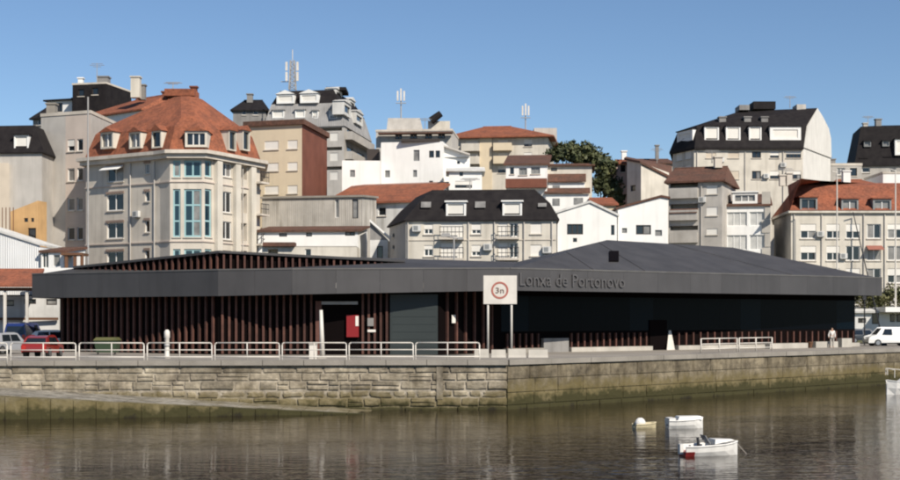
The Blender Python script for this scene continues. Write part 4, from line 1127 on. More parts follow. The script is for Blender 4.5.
# street lamp in front of it
t = T('street_lamp', 'grey street lamp with two arms before the cream mansard building', 'street lamp', (X(454, 122), 122, QZ))
MB().tube((X(454, 122), 122, QZ), (X(454, 122), 122, Z(238, 122)), .1, 6, .07).build('shaft', 'paint_grey', t)
MB().tube((X(446, 122), 121.7, Z(236.5, 122)), (X(463, 122), 122.3, Z(239, 122)), .06, 5).build('arm', 'paint_grey', t)
MB().box(X(441.5, 122), X(450, 122), 121.5, 121.9, Z(237, 122), Z(233.5, 122)).build('lamp_head', 'paint_grey', t); MB().box(X(457, 122), X(463.5, 122), 122.1, 122.5, Z(239.5, 122), Z(237, 122)).build('lamp_head', 'paint_grey', t)

# white modern house and its neighbours
b = Bld('white_house', 'bright white flat-roofed house with stepped blocks above the orange roof', rect(381, 160, 443, 159, 9), Z(143, 159.5), 'white', 'house')
b.win(0, 413.5, 419.5, 150, 161, 'g1c', sill=False); b.win(0, 429, 434, 151, 158, 'd1', sill=False); b.win(0, 435.5, 440, 151, 158, 'd1', sill=False); b.win(0, 385, 390, 170, 177, 'g1c', sill=False); b.win(0, 413, 417, 170, 177, 'g1c', sill=False); b.win(0, 429, 433, 181, 185, 'g1c', sill=False)
r_ = b.done(); MB().prism(inset(b.poly, .02), b.z1, b.z1 + .12).build('roof', 'white', r_)
MB().box(X(401, 159), X(440, 159), 159.0, 166, Z(141.5, 159), Z(138.8, 159)).build('roof_canopy', 'frame_dark', r_)
MB().box(X(404, 160), X(438, 160), 160.5, 166, Z(143, 160), Z(141.5, 160)).build('attic', 'white', r_)
b = Bld('white_terrace_house', 'low white terrace wing left of the white house', rect(342, 158, 380.5, 158.3, 8), Z(161.5, 158), 'white', 'house')
b.win(0, 350, 355, 170, 177, 'g1c', sill=False); b.done(); MB().prism(inset(b.poly, .02), b.z1, b.z1 + .12).build('roof', 'white', b.root); MB().box(X(367, 162), X(379, 162), 162, 165, b.z1 + .13, Z(149, 162)).build('shelter', 'frame_dark', b.root)
b = Bld('white_lean_to_house', 'white house wing with single sloping roof right of the white house', rect(444, 160.2, 470, 160.6, 8), Z(157, 160), 'white', 'house')
b.win(0, 457, 460, 161, 164, 'd1', sill=False); b.done()
q = MB(); q.box8([(X(443.5, 160), 159.6, Z(147, 160)), (X(470, 160), 159.6, Z(155.5, 160)), (X(470, 160), 168, Z(155.5, 160)), (X(443.5, 160), 168, Z(147, 160))] + [(X(443.5, 160), 159.6, Z(145.5, 160)), (X(470, 160), 159.6, Z(154, 160)), (X(470, 160), 168, Z(154, 160)), (X(443.5, 160), 168, Z(145.5, 160))]); q.build('roof', 'grey_light', b.root)
q = MB(); q.poly([(X(444, 160.1), 160.1, b.z1), (X(470, 160.1), 160.1, b.z1), (X(470, 160.1), 160.1, Z(155.3, 160.1)), (X(444, 160.1), 160.1, Z(147, 160.1))]); q.build('gable', 'white', b.root)
b = Bld('white_cottage', 'small white cottage with round window below the sloping roof', rect(449, 154, 482, 154, 5), Z(170, 154), 'white', 'house')
b.win(0, 459.5, 463, 172, 176, 'd1', sill=False); b.win(0, 455, 472, 181, 188, 'd3h', sill=False); b.done(); b.hip(.5, 0, mat='white_dirty')
b = Bld('grey_rooftop_house', 'grey house with water tank and mast on the skyline', rect(376, 186, 452, 185, 9), Z(131, 185), 'grey_light')
for a_ in (395, 410, 425, 438): b.win(0, a_, a_ + 7, 134, 139, 'd2')
b.done(); b.flat('tile_brown', .3)
MB().loft([ring(rect(386, 188, 424, 188, 5), b.z1), ring(rect(388, 189, 420, 189, 4), Z(117, 188))]).build('attic', 'grey_plaster', b.root)
MB().box(X(428, 189), X(450, 189), 189, 194, b.z1, Z(121, 189)).build('lift_house', 'cream_pale', b.root)
q = MB(); q.tube(P(431, 121, 188.5), P(441, 113.5, 188.5), .55, 10, .45); q.build('solar_heater', 'slate', b.root)
MB().prism(rect(378, 184.5, 452, 183.5, 1.2), Z(133.5, 184), Z(132, 184)).build('eave', 'tile_brown', b.root)
aerial('white mobile phone mast left of centre on the grey house', 401, 89, 118, 190, 'cell', 'phone_mast')
b = Bld('orange_hip_house', 'cream house with wide orange hip roof and balconies on the skyline', rect(449, 200, 548, 198, 12), Z(137, 199), 'cream_pale')
for (t_, b_) in ((140, 147), (153, 160), (166, 173)):
    for a_, c_ in ((466, 478), (498, 508), (524, 532)): b.win(0, a_, c_, t_, b_, 'd2h')
    b.win(0, 482, 488, t_, b_, 'w1s')
r_ = b.done()
for py_ in (150, 163): b.balcony(0, 462, 480, py_, 1.0, .9, 'cream_pale'); b.balcony(0, 494, 512, py_, 1.0, .9, 'yellow')
MB().fbox(b.fr[0], b.fr[0].u(480), b.fr[0].u(492), b.z0, b.z1, .003, .35).build('bay', 'yellow', r_)
b.hip(2.3, .32, .42, .9, 'tile_orange')
MB().box(X(535, 201), X(558, 201), 203, 207, Z(142, 203), Z(128, 203)).build('lift_house', 'grey_light', r_)
aerial('white phone mast cluster behind the orange hip roof', 525.5, 104, 132, 204, 'cell', 'phone_mast')

b = Bld('brown_roof_house', 'white house with broad brown roof and red balcony band', rect(506, 166, 547, 165.5, 8), Z(164, 166), 'white', 'house')
b.win(0, 510, 514, 167, 174, 'd1'); b.win(0, 519, 527, 168, 175, 'g2c'); b.win(0, 531, 540, 167, 174, 'g2c'); b.done()
b.shed(2.0, .3, 'tile_brown'); MB().fbox(b.fr[0], 0, b.fr[0].L, Z(188.5, 166), Z(179.5, 166), .01, 1.0).build('balcony', 'brick_red', b.root)
b = Bld('stepped_house', 'white terraced house with two brown lean-to roofs beside the trees', rect(546, 168, 592, 167.5, 8), Z(165, 168), 'cream_pale', 'house')
b.win(0, 551, 557, 167.5, 171, 'd1', sill=False); b.done(); b.hip(.5, .1, mat='tile_brown')
f = b.fr[0]
def leanto(a_, c_, t_, m_z, bt, w0, w1):
    q = MB(); u0, u1 = f.u(a_), f.u(c_); q.box8([f.pt(u0, Z(m_z, 166), w1), f.pt(u1, Z(m_z, 166), w1), f.pt(u1, Z(t_, 166), w0), f.pt(u0, Z(t_, 166), w0)] + [f.pt(u0, Z(m_z, 166) + .15, w1), f.pt(u1, Z(m_z, 166) + .15, w1), f.pt(u1, Z(t_, 166) + .15, w0), f.pt(u0, Z(t_, 166) + .15, w0)]); q.build('lean_to_roof', 'tile_brown', b.root)
    MB().fbox(f, u0 + .15, u1 - .15, Z(bt, 166), Z(m_z, 166) - .002, w0 + .01, w1 - .3).build('front_wall', 'white', b.root)
leanto(547, 586, 173.5, 182, 190, .01, 1.6); leanto(545, 590, 189, 194.5, 212, 1.62, 2.9)
for a_, c_, t_, b_ in ((553, 560, 185, 188.5), (553, 560, 199, 206), (574, 583, 198.5, 205)):
    ww = MB(); w_ = 1.32 if t_ < 190 else 2.62; ww.fbox(f, f.u(a_), f.u(c_), Z(b_, 166), Z(t_, 166), w_ - .01, w_ + .03); ww.build('window', 'glass_curtain', b.root)
b = Bld('little_orange_house', 'tiny house with bright orange roof under the dark trees', rect(595, 160, 616, 160, 6), Z(204, 160), 'yellow', 'house')
b.win(0, 600, 605, 206, 211, 'd1', sill=False); b.done(); b.shed(1.3, .3, 'tile_bright')

# white gable houses behind the hall
def gable_house(label, a_, c_, d_, apex, zl, zr, mat, roofm, wins, depth=9, name='gable_house'):
    x0, x1 = X(a_, d_), X(c_, d_)
    b = Bld(name, label, rect(a_, d_, c_, d_, depth), min(Z(zl, d_), Z(zr, d_)) - .01, mat, 'house', z0=2)
    for w_ in wins: b.win(0, *w_)
    b.done()
    zl_, zr_ = Z(zl, d_), Z(zr, d_); za_ = Z(apex[1], d_); xa_ = X(apex[0], d_)
    g_ = MB()
    for y_ in (d_, d_ + depth): g_.poly([(x0, y_, b.z1), (x1, y_, b.z1), (x1, y_, zr_), (xa_, y_, za_), (x0, y_, zl_)])
    g_.poly([(x0, d_, b.z1), (x0, d_, zl_), (x0, d_ + depth, zl_), (x0, d_ + depth, b.z1)]); g_.poly([(x1, d_, b.z1), (x1, d_ + depth, b.z1), (x1, d_ + depth, zr_), (x1, d_, zr_)])
    g_.build('gable', mat, b.root)
    r2 = MB()
    sides = []
    if apex[0] - a_ > 1: sides.append(((x0 - .2, zl_ - .05), (xa_, za_ + .02)))
    if c_ - apex[0] > 1: sides.append(((xa_, za_ + .02), (x1 + .2, zr_ - .05)))
    for (p0, q0), (p1, q1) in sides:
        r2.box8([(p0, d_ - .15, q0), (p1, d_ - .15, q1), (p1, d_ + depth + .2, q1), (p0, d_ + depth + .2, q0), (p0, d_ - .15, q0 + .22), (p1, d_ - .15, q1 + .22), (p1, d_ + depth + .2, q1 + .22), (p0, d_ + depth + .2, q0 + .22)])
    r2.build('roof', roofm, b.root)
    return b
gable_house('white gabled house with one dark window just above the hall roof', 557.5, 617, 136, (590, 203), 213, 216, 'white', 'white_dirty', [(567, 583, 224, 234.5, 'd3', False), (573, 577, 238, 242, 'd1', False), (611, 614.5, 225, 235, 'd1', False)])
gable_house('white house with rising brown roof edge left of the grey flats', 618, 668, 137, (661, 197.5), 209, 198.5, 'white', 'tile_brown', [(636, 651, 225, 234.5, 'd2', False), (622, 627, 228, 233, 'g1c', False), (655, 662, 230, 236, 'g1c', False)])

# grey flats with balconies and the pale house behind
poly = rect(668.5, 150, 722, 148, 9)
b = Bld('grey_flats', 'grey block of flats with dark balcony slots and brown tile roof', poly, Z(181, 149), 'grey_plaster')
for (t_, b_) in ((181.5, 187), (203.5, 208.5), (225.5, 230)): b.win(0, 670, 698, t_, b_, 'o')
for (t_, b_) in ((188, 194), (210, 216), (233, 240)): b.win(0, 682, 696, t_, b_, 'w2s', False)
for (t_, b_) in ((186, 194.5), (207.5, 216), (229, 235)): b.win(0, 706.5, 717.5, t_, b_, 'w2s')
b.done(); b.hip(1.9, .02, .08, .4, 'tile_brown'); b.chimney(718, 158, 168, 152, .8)
downpipe(b, 0, 701.5); cooler(b, 0, 702.5, 200); awning(b, 0, 670, 698, 209, 'tile_brown', proj=.6)
for py_ in (196.5, 218.5, 241): b.balcony(0, 670, 698, py_, .5, .9, 'grey_plaster')
b = Bld('pale_side_house', 'pale house with sunlit side wall and brown sloping roof behind white gables', [P2(627, 166), P2(641, 163), P2(669, 166), (X(669, 166), 176), (X(627, 166) + 2, 176)], Z(171, 164), 'cream_pale', 'house')
b.win(0, 630.5, 635.5, 167.5, 172, 'd1', False); b.win(0, 630.5, 635.5, 185, 191, 'd1', False)
b.done({0: 'grey_light'})
q = MB(); pr = [P(624, 158, 166), P(640, 161, 162.6), P(672, 177, 166), P(672, 166, 177), P(626, 156.5, 177)]
q.loft([[p + Vector((0, 0, -.25)) for p in pr], pr]); q.build('roof', 'tile_brown', b.root)
q = MB(); q.poly([(*b.poly[0], b.z1), (*b.poly[1], b.z1), (b.poly[1][0], b.poly[1][1], Z(162.5, 163)), (b.poly[0][0], b.poly[0][1], Z(159.5, 166))]); q.build('gable', 'grey_light', b.root)
q = MB(); q.poly([(*b.poly[1], b.z1), (*b.poly[2], b.z1), (*b.poly[1], Z(162.5, 163))]); q.build('gable', 'cream_pale', b.root)
b = Bld('pink_house', 'small pink gabled house beside the dark trees', rect(615.5, 176, 630, 176, 6), Z(163, 176), 'pink', 'house')
b.win(0, 620.5, 625.5, 165, 172, 'd1'); b.done(); b.hip(.7, .3, mat='tile_orange'); b.chimney(624, 152, 160, 179, .6, 'white')
b = Bld('long_tile_house', 'long low house with brown tile roof on the skyline behind', rect(622, 205, 676, 205, 8), Z(163, 205), 'cream', 'house')
b.win(0, 655, 662, 164.5, 169, 'd1'); b.done(); b.hip(1.0, .1, mat='tile_brown'); b.chimney(657, 146, 160, 207, .5, 'grey_dark')

# large cream building with black roof on the right
d0 = 185
poly = [P2(673, 190), P2(694, d0), P2(803, d0), P2(830.5, 197), (X(830.5, 197) - 6, 203), (X(673, 190) + 2, 203)]
b = Bld('large_black_roof_building', 'large cream building with black roof, row of white dormers and white gable', poly, Z(147.5, d0), 'cream_pale')
for (t_, b_) in ((151.5, 158), (171, 179)):
    b.win(1, 728, 739, t_, b_, 'w2sb'); b.win(1, 752, 761, t_, b_, 'd2'); b.win(1, 770, 779, t_, b_, 'd2h'); b.win(1, 786, 801, t_, b_, 'd4h'); b.win(1, 706, 716, t_, b_, 'w2sb')
for (t_, b_) in ((150, 160), (166, 176)): b.win(0, 676, 682, t_, b_, 'w1s'); b.win(0, 685, 691, t_, b_, 'w1s')
r_ = b.done({2: 'white_warm'})
f1 = b.fr[1]; f0 = b.fr[0]; f2_ = b.fr[2]
zE, zM, zR = b.z1, Z(125, d0), Z(109, d0 + 5)
eR = Vector((*poly[2], zE)) + Vector((0, -.4, 0)); eL = Vector((*poly[1], zE)) + Vector((0, -.4, 0)); eLL = Vector((*poly[0], zE)) + Vector((-.5, 0, 0))
mR = Vector(f2_.pt(1.2, zM, .15)); mL = Vector((X(698, d0), d0 + .9, zM)); mLL = Vector((X(678, 191), 191, zM))
rR = Vector(f2_.pt(f2_.L * .47, Z(108.5, d0 + 6), .15)); rL = Vector((X(740, 192), 192, zR))
bR = Vector(f2_.pt(f2_.L * .9, Z(130, 196), .15)); bRe = Vector(f2_.pt(f2_.L + .2, zE, .15))
bkL = Vector((poly[5][0], poly[5][1], zE)); bk = Vector((poly[4][0], poly[4][1], zE))
q = MB()
q.poly([eLL, eL, mL, mLL]); q.poly([eL, eR, mR, mL]); q.poly([mL, mR, rR, rL]); q.poly([mLL, mL, rL]); q.poly([mLL, rL, bkL, eLL]); q.poly([rR, bR, bRe, bk, bkL, rL])
for a_, c_ in ((eLL, eL), (eL, eR)): q.poly([a_ - Vector((0, 0, .3)), c_ - Vector((0, 0, .3)), c_, a_])
q.poly([eLL - Vector((0, 0, .3)), Vector((*poly[0], zE - .3)), Vector((*poly[1], zE - .3)), eL - Vector((0, 0, .3))]); q.poly([eL - Vector((0, 0, .3)), Vector((*poly[1], zE - .3)), Vector((*poly[2], zE - .3)), eR - Vector((0, 0, .3))])
q.build('roof', 'slate', r_)
q = MB(); gp = [(0, zE), (f2_.L, zE), (f2_.L * .98, Z(138, 196)), (f2_.L * .9, Z(128, 195)), (f2_.L * .68, Z(116, 192)), (f2_.L * .47, Z(108.5, d0 + 6)), (.3 * f2_.L, Z(117, 188)), (.12 * f2_.L, Z(127, 186.5))]
q.poly([f2_.pt(u_, v_, .16) for u_, v_ in gp]); q.poly([f2_.pt(u_, v_, -.2) for u_, v_ in gp][::-1])
for k in range(len(gp)): m_ = (k + 1) % len(gp); q.poly([f2_.pt(*gp[k], .16), f2_.pt(*gp[k], -.2), f2_.pt(*gp[m_], -.2), f2_.pt(*gp[m_], .16)])
q.build('gable', 'white_warm', r_)
ff = f1.off(-.05)
for a_, c_, s_ in ((704.5, 719, 'w2s'), (726, 740.5, 'w2s'), (749, 761.5, 'w2s'), (770, 801, 'w4s')): b.dormer(ff, a_, c_, 126.5, 141, s_, 3.0, 'white', 'slate')
b.dormer(f0.off(-.1), 677, 692.5, 131, 142, 'w2s', 2.5, 'white', 'slate')
for a_ in (722, 764, 747): b.chimney(a_, 118, 130, d0 + 2.4, .9, 'grey_dark')
for p_ in (697, 745, 783): downpipe(b, 1, p_)
cooler(b, 1, 721, 160); cooler(b, 1, 766, 176); cooler(b, 1, 783, 165)
MB().box(X(752, 192), X(774, 192), 191, 196, Z(110, 192), Z(102.5, 192)).build('lift_house', 'slate', r_); MB().box(X(738, 192), X(748, 192), 191, 194, Z(111, 192), Z(106, 192)).build('roof_box', 'grey_dark', r_); MB().box(X(796, 191), X(805, 191), 190.5, 193, Z(112, 192), Z(106, 192)).build('roof_box', 'grey_light', r_)

# white shop-house and cream apartment row on the right
b = Bld('white_shop_house', 'narrow white house with brown attic and pale windows, right', rect(722.5, 151, 770, 150, 10), Z(204.5, 150.5), 'white', 'house')
for (t_, b_) in ((212, 226), (235, 250)): b.win(0, 727, 747, t_, b_, 'w3l', False); b.win(0, 749.5, 765, t_, b_, 'w2l', False)
b.done(); b.shed(2.0, .25, 'tile_brown'); b.dormer(b.fr[0].off(-.3), 732.5, 757.5, 192.5, 203.5, 'w3c', 2.0, 'white', 'white')
q = MB()
for k in range(9): q.fbox(b.fr[0], b.fr[0].L - (.55 if k % 2 else .85), b.fr[0].L + .05, 3 + k * 1.5 + 2.5, 3 + k * 1.5 + 3.9, .003, .12)
q.build('quoin', 'concrete_pale', b.root)['kind'] = 'stuff'
poly = [P2(774, 160), P2(791, 149.5), P2(985, 149.5), (X(985, 149.5), 162), (X(774, 160) + 2, 168)]
b = Bld('cream_apartment_row', 'long cream apartment row with orange roof at the right edge', poly, Z(213, 149.5), 'cream_pale', z0=2)
cols = [(800.5, 816), (826.5, 839.5), (846, 860), (867, 881), (887.5, 902), (910, 924), (931, 945), (952, 966)]
for ri_, (t_, b_) in enumerate(((224, 238.5), (246, 260.5), (268.5, 283), (291, 305))):
    for a_, c_ in cols: b.win(1, a_, c_, t_, b_, rs.choice(['w2', 'w2h', 'w2c', 'w2h']))
r_ = b.done({0: 'grey_plaster'})  # shade on the left gable end is put into its greyer colour
b.slab(b.z1 + .002, b.z1 + .25, .3, 'cream_pale')
zz = b.z1 + .25
MB().loft([ring(inset(poly, [-.2, -.35, -.35, -.35, -.35]), zz + .002), ring(inset(poly, [.2, 3.0, 3, 3, 3]), Z(185.5, 152.5)), ring(inset(poly, [3.5, 4.5, 4, 5, 5]), Z(183, 154))]).build('roof', 'tile_bright', r_)
ff = b.fr[1].off(.25)
b.dormer(ff, 800, 817.5, 197.5, 211, 'g2', 2.5, 'frame_grey', 'tile_bright'); b.dormer(ff, 841.5, 858.5, 199, 213, 'w2c', 2.5, 'frame_grey', 'tile_bright'); b.dormer(ff, 873, 891.5, 199, 213, 'w2c', 2.5, 'frame_grey', 'tile_bright'); b.dormer(ff, 915, 932, 199, 213, 'w2c', 2.5, 'frame_grey', 'tile_bright')
b.chimney(782, 176, 186, 156, .6); b.chimney(789, 174, 186, 156, .6)
for p_ in (794, 821.5, 863.5, 884.5): downpipe(b, 1, p_)
cooler(b, 1, 843, 256); cooler(b, 1, 820, 234); awning(b, 1, 866, 882, 246, 'awning_stripe'); awning(b, 1, 800, 816.5, 268.5, 'shutter_beige')
b = Bld('orange_hip_row_house', 'house with bumpy bright orange hip roofs behind the cream row', rect(830, 172, 900, 172, 9), Z(190, 172), 'cream', 'house')
b.win(0, 850, 857, 192, 198, 'w1'); b.done(); b.hip(1.7, .25, .4, mat='tile_bright'); b.chimney(846, 172, 184, 174, .9, 'white')
b = Bld('far_right_white_house', 'low white house between the orange roof and the black building', rect(883, 178, 935, 178, 8), Z(174, 178), 'white', 'house')
b.win(0, 905, 912, 176, 184, 'd2'); b.done(); b.flat('white', .3)
b = Bld('low_grey_house', 'low grey house on the skyline between white gable and black building', rect(829, 200, 862, 200, 8), Z(166, 200), 'grey_plaster', 'house')
b.win(0, 837, 845, 168, 175, 'w2c'); b.win(0, 850, 857, 168, 176, 'd1'); b.done(); b.flat('concrete', .4); b.chimney(832, 160, 168, 203, .8, 'grey_dark')
b = Bld('black_slate_building', 'black slate-clad building cut by the right picture edge', rect(856, 205, 955, 203, 10), Z(165, 204), 'grey_plaster')
b.win(0, 862, 870, 167, 172, 'w1'); b.win(0, 890, 896, 168, 173, 'w1'); r_ = b.done()
b.mansard(Z(125, 204) - Z(165, 204), .8, 'slate', .5, 3)
ff = b.fr[0].off(.0)
for a_, t_ in ((864, 140.5), (882.5, 140.5), (884, 157), (860, 158)): b.dormer(ff, a_, a_ + 7, t_, t_ + 5.5, 'w1c', 2.0, 'frame_grey', 'slate')
b.dormer(ff.off(.4), 895, 915, 139, 155, 'w2s', 3, 'white', 'slate'); b.chimney(878, 120, 128, 207, .8, 'grey_dark'); b.chimney(865, 124, 130, 206, .6, 'grey_light')
# poles and masts on the right
for px_, t_, b_, d_, lab in ((837, 172, 260, 145, 'slim grey lamp pole before the orange roof, left of the leaning mast'), (895.5, 170, 260, 145, 'slim grey lamp pole before the orange roof at the right edge')):
    t = T('lamp_pole', lab, 'pole', (X(px_, d_), d_, QZ)); MB().tube((X(px_, d_), d_, QZ), P(px_, t_, d_), .11, 6, .06).build('shaft', 'paint_white', t); MB().tube(P(px_, t_ + .5, d_), P(px_ - 5, t_ - .5, d_ - .3), .06, 5).build('arm', 'paint_white', t)
t = T('leaning_mast', 'thin dark leaning mast before the cream row at right', 'mast', (X(878, 126), 126, QZ))
MB().tube((X(884, 126), 126, QZ), P(853, 212, 126), .07, 6, .04).build('spar', 'dark_metal', t); MB().tube((X(884, 126) - .2, 126, QZ), (X(884, 126) + .2, 126, QZ + .15), .2, 6).build('foot', 'dark_metal', t)
t = T('sign_post', 'thin dark post beside the right end of the hall', 'post', (X(864.5, 128), 128, QZ))
MB().tube((X(864.5, 128), 128, QZ), P(864.5, 297, 128), .06, 6).build('shaft', 'dark_metal', t); MB().box(X(863, 128), X(866, 128), 127.9, 128.1, Z(300, 128), Z(296, 128)).build('cap', 'dark_metal', t)

# left fringe: white corrugated shed, hut, orange house, tiled awning, white wall
x0, x1 = X(-60, 119), X(40, 119)
b = Bld('corrugated_white_shed', 'white corrugated shed with sloping roof line at the left edge', rect(-60, 119, 40, 118.5, 6), Z(247, 119), 'corrugated_white', 'shed', z0=2.7)
b.win(0, -30, -22, 262, 280, 'w1c', False); b.done()
f = b.fr[0]; q = MB(); q.poly([f.pt(0, b.z1), f.pt(f.L, b.z1), f.pt(f.L, b.z1 + .1), f.pt(0, Z(213, 119))]); q.build('gable', 'corrugated_white', b.root)
q = MB(); q.box8([f.pt(-.1, Z(213, 119), .15), f.pt(f.L + .1, b.z1 + .08, .15), f.pt(f.L + .1, b.z1 + .08, -6), f.pt(-.1, Z(213, 119), -6), f.pt(-.1, Z(213, 119) + .15, .15), f.pt(f.L + .1, b.z1 + .23, .15), f.pt(f.L + .1, b.z1 + .23, -6), f.pt(-.1, Z(213, 119) + .15, -6)]); q.build('roof', 'white_dirty', b.root)
b = Bld('white_hut', 'small white hut with wooden porch above the hall fascia', rect(41, 118, 64, 117.6, 4), Z(250.5, 118), 'white', 'shed', z0=2.7)
b.win(0, 42, 48.5, 251.5, 268, 'w2', False); b.win(0, 53.5, 60, 255, 266, 'g1c', False); b.done(); b.shed(.5, .15, 'tile_brown')
MB().box(X(63, 117.5), X(84, 117.5), 116.8, 119, Z(255.5, 117.5), Z(253, 117.5)).build('porch_roof', 'wood_brown', b.root)
for px_ in (66.5, 75, 82): MB().box(X(px_, 117) - .12, X(px_, 117) + .12, 116.9, 117.1, 2.8, Z(255, 117)).build('porch_post', 'wood_brown', b.root)
MB().box(X(30, 116.6), X(84, 116.6), 116.6, 116.75, 2.8, Z(268, 116.6)).build('low_wall', 'white', b.root)
b = Bld('orange_house', 'orange rendered house above the white corrugated shed', rect(10.5, 126, 38, 125.6, 1.8), Z(212, 126), 'orange_wall', 'house', z0=2.7)
b.win(0, 24, 28, 218, 222, 'd1', False); b.win(0, 31, 34, 218, 222, 'd1', False); b.win(0, 28, 36, 228, 240, 'd1', False); b.done()
f = b.fr[0]; q = MB(); q.box8([f.pt(0, b.z1), f.pt(f.L, b.z1), f.pt(f.L, b.z1, -1.8), f.pt(0, b.z1, -1.8), f.pt(0, b.z1 + .05), f.pt(f.L, Z(201, 126)), f.pt(f.L, Z(201, 126), -1.8), f.pt(0, b.z1 + .05, -1.8)]); q.build('gable', 'orange_wall', b.root)
q = MB()
for k in range(6): q.fbox(f, f.u(-2) + k * .35, f.u(-2) + k * .35 + .06, Z(236, 126), Z(208, 126), .6, .66)
q.build('scaffold_poles', 'wood_brown', b.root)['kind'] = 'stuff'
b = Bld('awning_house', 'low white building with red tiled roof left of the hall', rect(-60, 115.5, 59, 115, 2.2), Z(296, 115), 'white_dirty', 'shed', z0=2.7)
b.win(0, 5, 14, 300, 306, 'd1', False); b.win(0, 24, 36, 299, 304, 'd1', False); b.win(0, 46, 57, 299, 305, 'd1', False); b.win(0, -30, -18, 300, 320, 'd1', False); b.done()
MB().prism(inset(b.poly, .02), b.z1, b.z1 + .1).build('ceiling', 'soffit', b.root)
q = MB(); xa_, xb_ = X(-60, 110), X(31, 110)
q.box8([(xa_, 111.5, Z(287, 111.5)), (xb_, 111.5, Z(287, 111.5)), (xb_ - .4, 115, Z(271, 115)), (xa_, 115, Z(271, 115)), (xa_, 111.5, Z(285, 111.5)), (xb_, 111.5, Z(285, 111.5)), (xb_ - .4, 115, Z(268.5, 115)), (xa_, 115, Z(268.5, 115))]); q.build('roof', 'tile_bright', b.root)
MB().box(xa_, xb_ - .2, 111.9, 112.1, Z(291, 112), Z(287.5, 112)).build('beam', 'wood_brown', b.root)
for px_ in (5, 27): MB().box(X(px_, 112) - .1, X(px_, 112) + .1, 111.9, 112.1, QZ, Z(291, 112)).build('post', 'paint_white', b.root)
MB().box(X(-60, 114.7), X(58, 114.7), 114.6, 114.8, Z(320, 114.7), Z(317.5, 114.7)).build('ledge', 'wood_brown', b.root)

# right fringe: white shed, hedge
b = Bld('boat_shed', 'low white shed beside the road at the right edge', rect(852, 146, 930, 144, 6), Z(311, 145), 'white', 'shed', z0=2.5)
b.win(0, 872, 879, 313, 324, 'd1', False); b.win(0, 858, 866, 318, 323, 'd2', False); b.win(0, 890, 905, 314, 322, 'd2', False); b.done(); b.shed(.8, .3, 'white_dirty')
MB().box(X(884, 143.5), X(925, 143.5), 143, 150, Z(312, 143.5), Z(307, 143.5)).build('canopy', 'white', b.root)

# ------------------------------------------------------------------ trees and shrubs
def foliage(name, blobs, n_, size, mat, parent, seed):
    r_ = random.Random(seed); mb = MB()
    for (c, rad) in blobs:
        c = Vector(c)
        for k in range(n_):
            d_ = Vector((r_.gauss(0, 1), r_.gauss(0, 1), r_.gauss(0, 1))).normalized()
            rr = (r_.random() ** .45) * (1 + .18 * math.sin(5 * d_.x + seed) + .15 * math.sin(7 * d_.z))
            rr *= 1.35 if r_.random() < .12 else 1
            p = c + Vector((d_.x * rad[0], d_.y * rad[1], d_.z * rad[2])) * rr
            a = Vector((r_.uniform(-1, 1), r_.uniform(-1, 1), r_.uniform(-1, 1))).normalized(); e = a.cross(d_ + Vector((.1, .2, .3))).normalized()
            s_ = size * r_.uniform(.6, 1.4)
            mb.poly([p - a * s_, p + e * s_ * .6, p + a * s_, p - e * s_ * .6])
    return mb.build(name, mat, parent)
def tree(label, px, base_py, d, blobs, seed, n_=460, mat='leaf_dark', name='broadleaf_tree', group='dark trees on the hillside'):
    z0 = ground(d) - .3
    t = T(name, label, 'tree', (X(px, d), d, z0), group)
    tk = MB(); top_ = Vector((X(px, d), d, Z(blobs[0][1], d)))
    tk.tube((X(px, d), d, z0), top_.lerp(Vector((X(px, d), d, z0)), .4), .32, 8, .22)
    st = top_.lerp(Vector((X(px, d), d, z0)), .4)
    for bb in blobs:
        tk.tube(st, P(bb[0], bb[1], d + bb[5]), .16, 5, .05)
    tk.build('trunk', 'bark', t)
    foliage('crown', [(P(bb[0], bb[1], d + bb[5]), (bb[2] * .8, bb[3] * .8, bb[4] * .75)) for bb in blobs], n_, .27, mat, t, seed)
tree('dark broad tree with rounded crown left of the tree group', 566, 175, 182, [(562, 152, 2.1, 2, 1.5, 0), (570, 148, 2.0, 1.8, 1.2, .5), (555, 155, 1.4, 1.5, 1.2, 0), (575, 156, 1.7, 1.6, 1.3, 0)], 1)
tree('dark tree in the middle of the hillside group, highest crown', 585, 190, 184, [(586, 149, 1.9, 1.8, 1.3, 0), (592, 158, 2.0, 1.8, 1.7, 0), (582, 160, 1.7, 1.6, 1.4, 0), (600, 160, 1.6, 1.5, 1.4, .4)], 2)
tree('dark tree hanging down between stepped house and pink house', 603, 200, 176, [(604, 172, 1.8, 1.6, 1.8, 0), (600, 184, 1.5, 1.4, 1.6, 0), (610, 184, 1.5, 1.4, 1.7, -.4), (607, 164, 1.5, 1.4, 1.2, 0)], 3)
tree('small dark shrubby tree right of the tiny orange roof', 615, 205, 168, [(614, 193, 1.1, 1.2, 1.6, 0), (618, 200, .9, 1, 1.2, 0), (609, 189, 1.0, 1, 1.1, .3)], 4, 450)
hd = T('hedge', 'olive green shrubs above the white shed at the right edge', 'shrub', (X(885, 148), 147.5, QZ))
foliage('foliage', [(P(862, 296, 147.6), (1.0, .7, .7)), (P(872, 297, 147.6), (1.2, .7, .7)), (P(882, 298, 147.5), (1.1, .7, .6)), (P(893, 293, 147.5), (1.3, .7, 1.0)), (P(905, 296, 147.5), (1.3, .7, 1.0)), (P(880, 305, 147.7), (3.5, .5, .8))], 420, .16, 'leaf_olive', hd, 9)
MB().path([Vector((X(p_, 148), 148, QZ)) + Vector((0, 0, z_)) for p_, z_ in ((872, 0), (873, 2.0), (874, 4.0))], .08, 5).build('stem', 'bark', hd)
MB().path([Vector((X(p_, 148), 148, QZ)) + Vector((0, 0, z_)) for p_, z_ in ((896, 0), (895, 2.0), (896, 4.4))], .08, 5).build('stem', 'bark', hd)

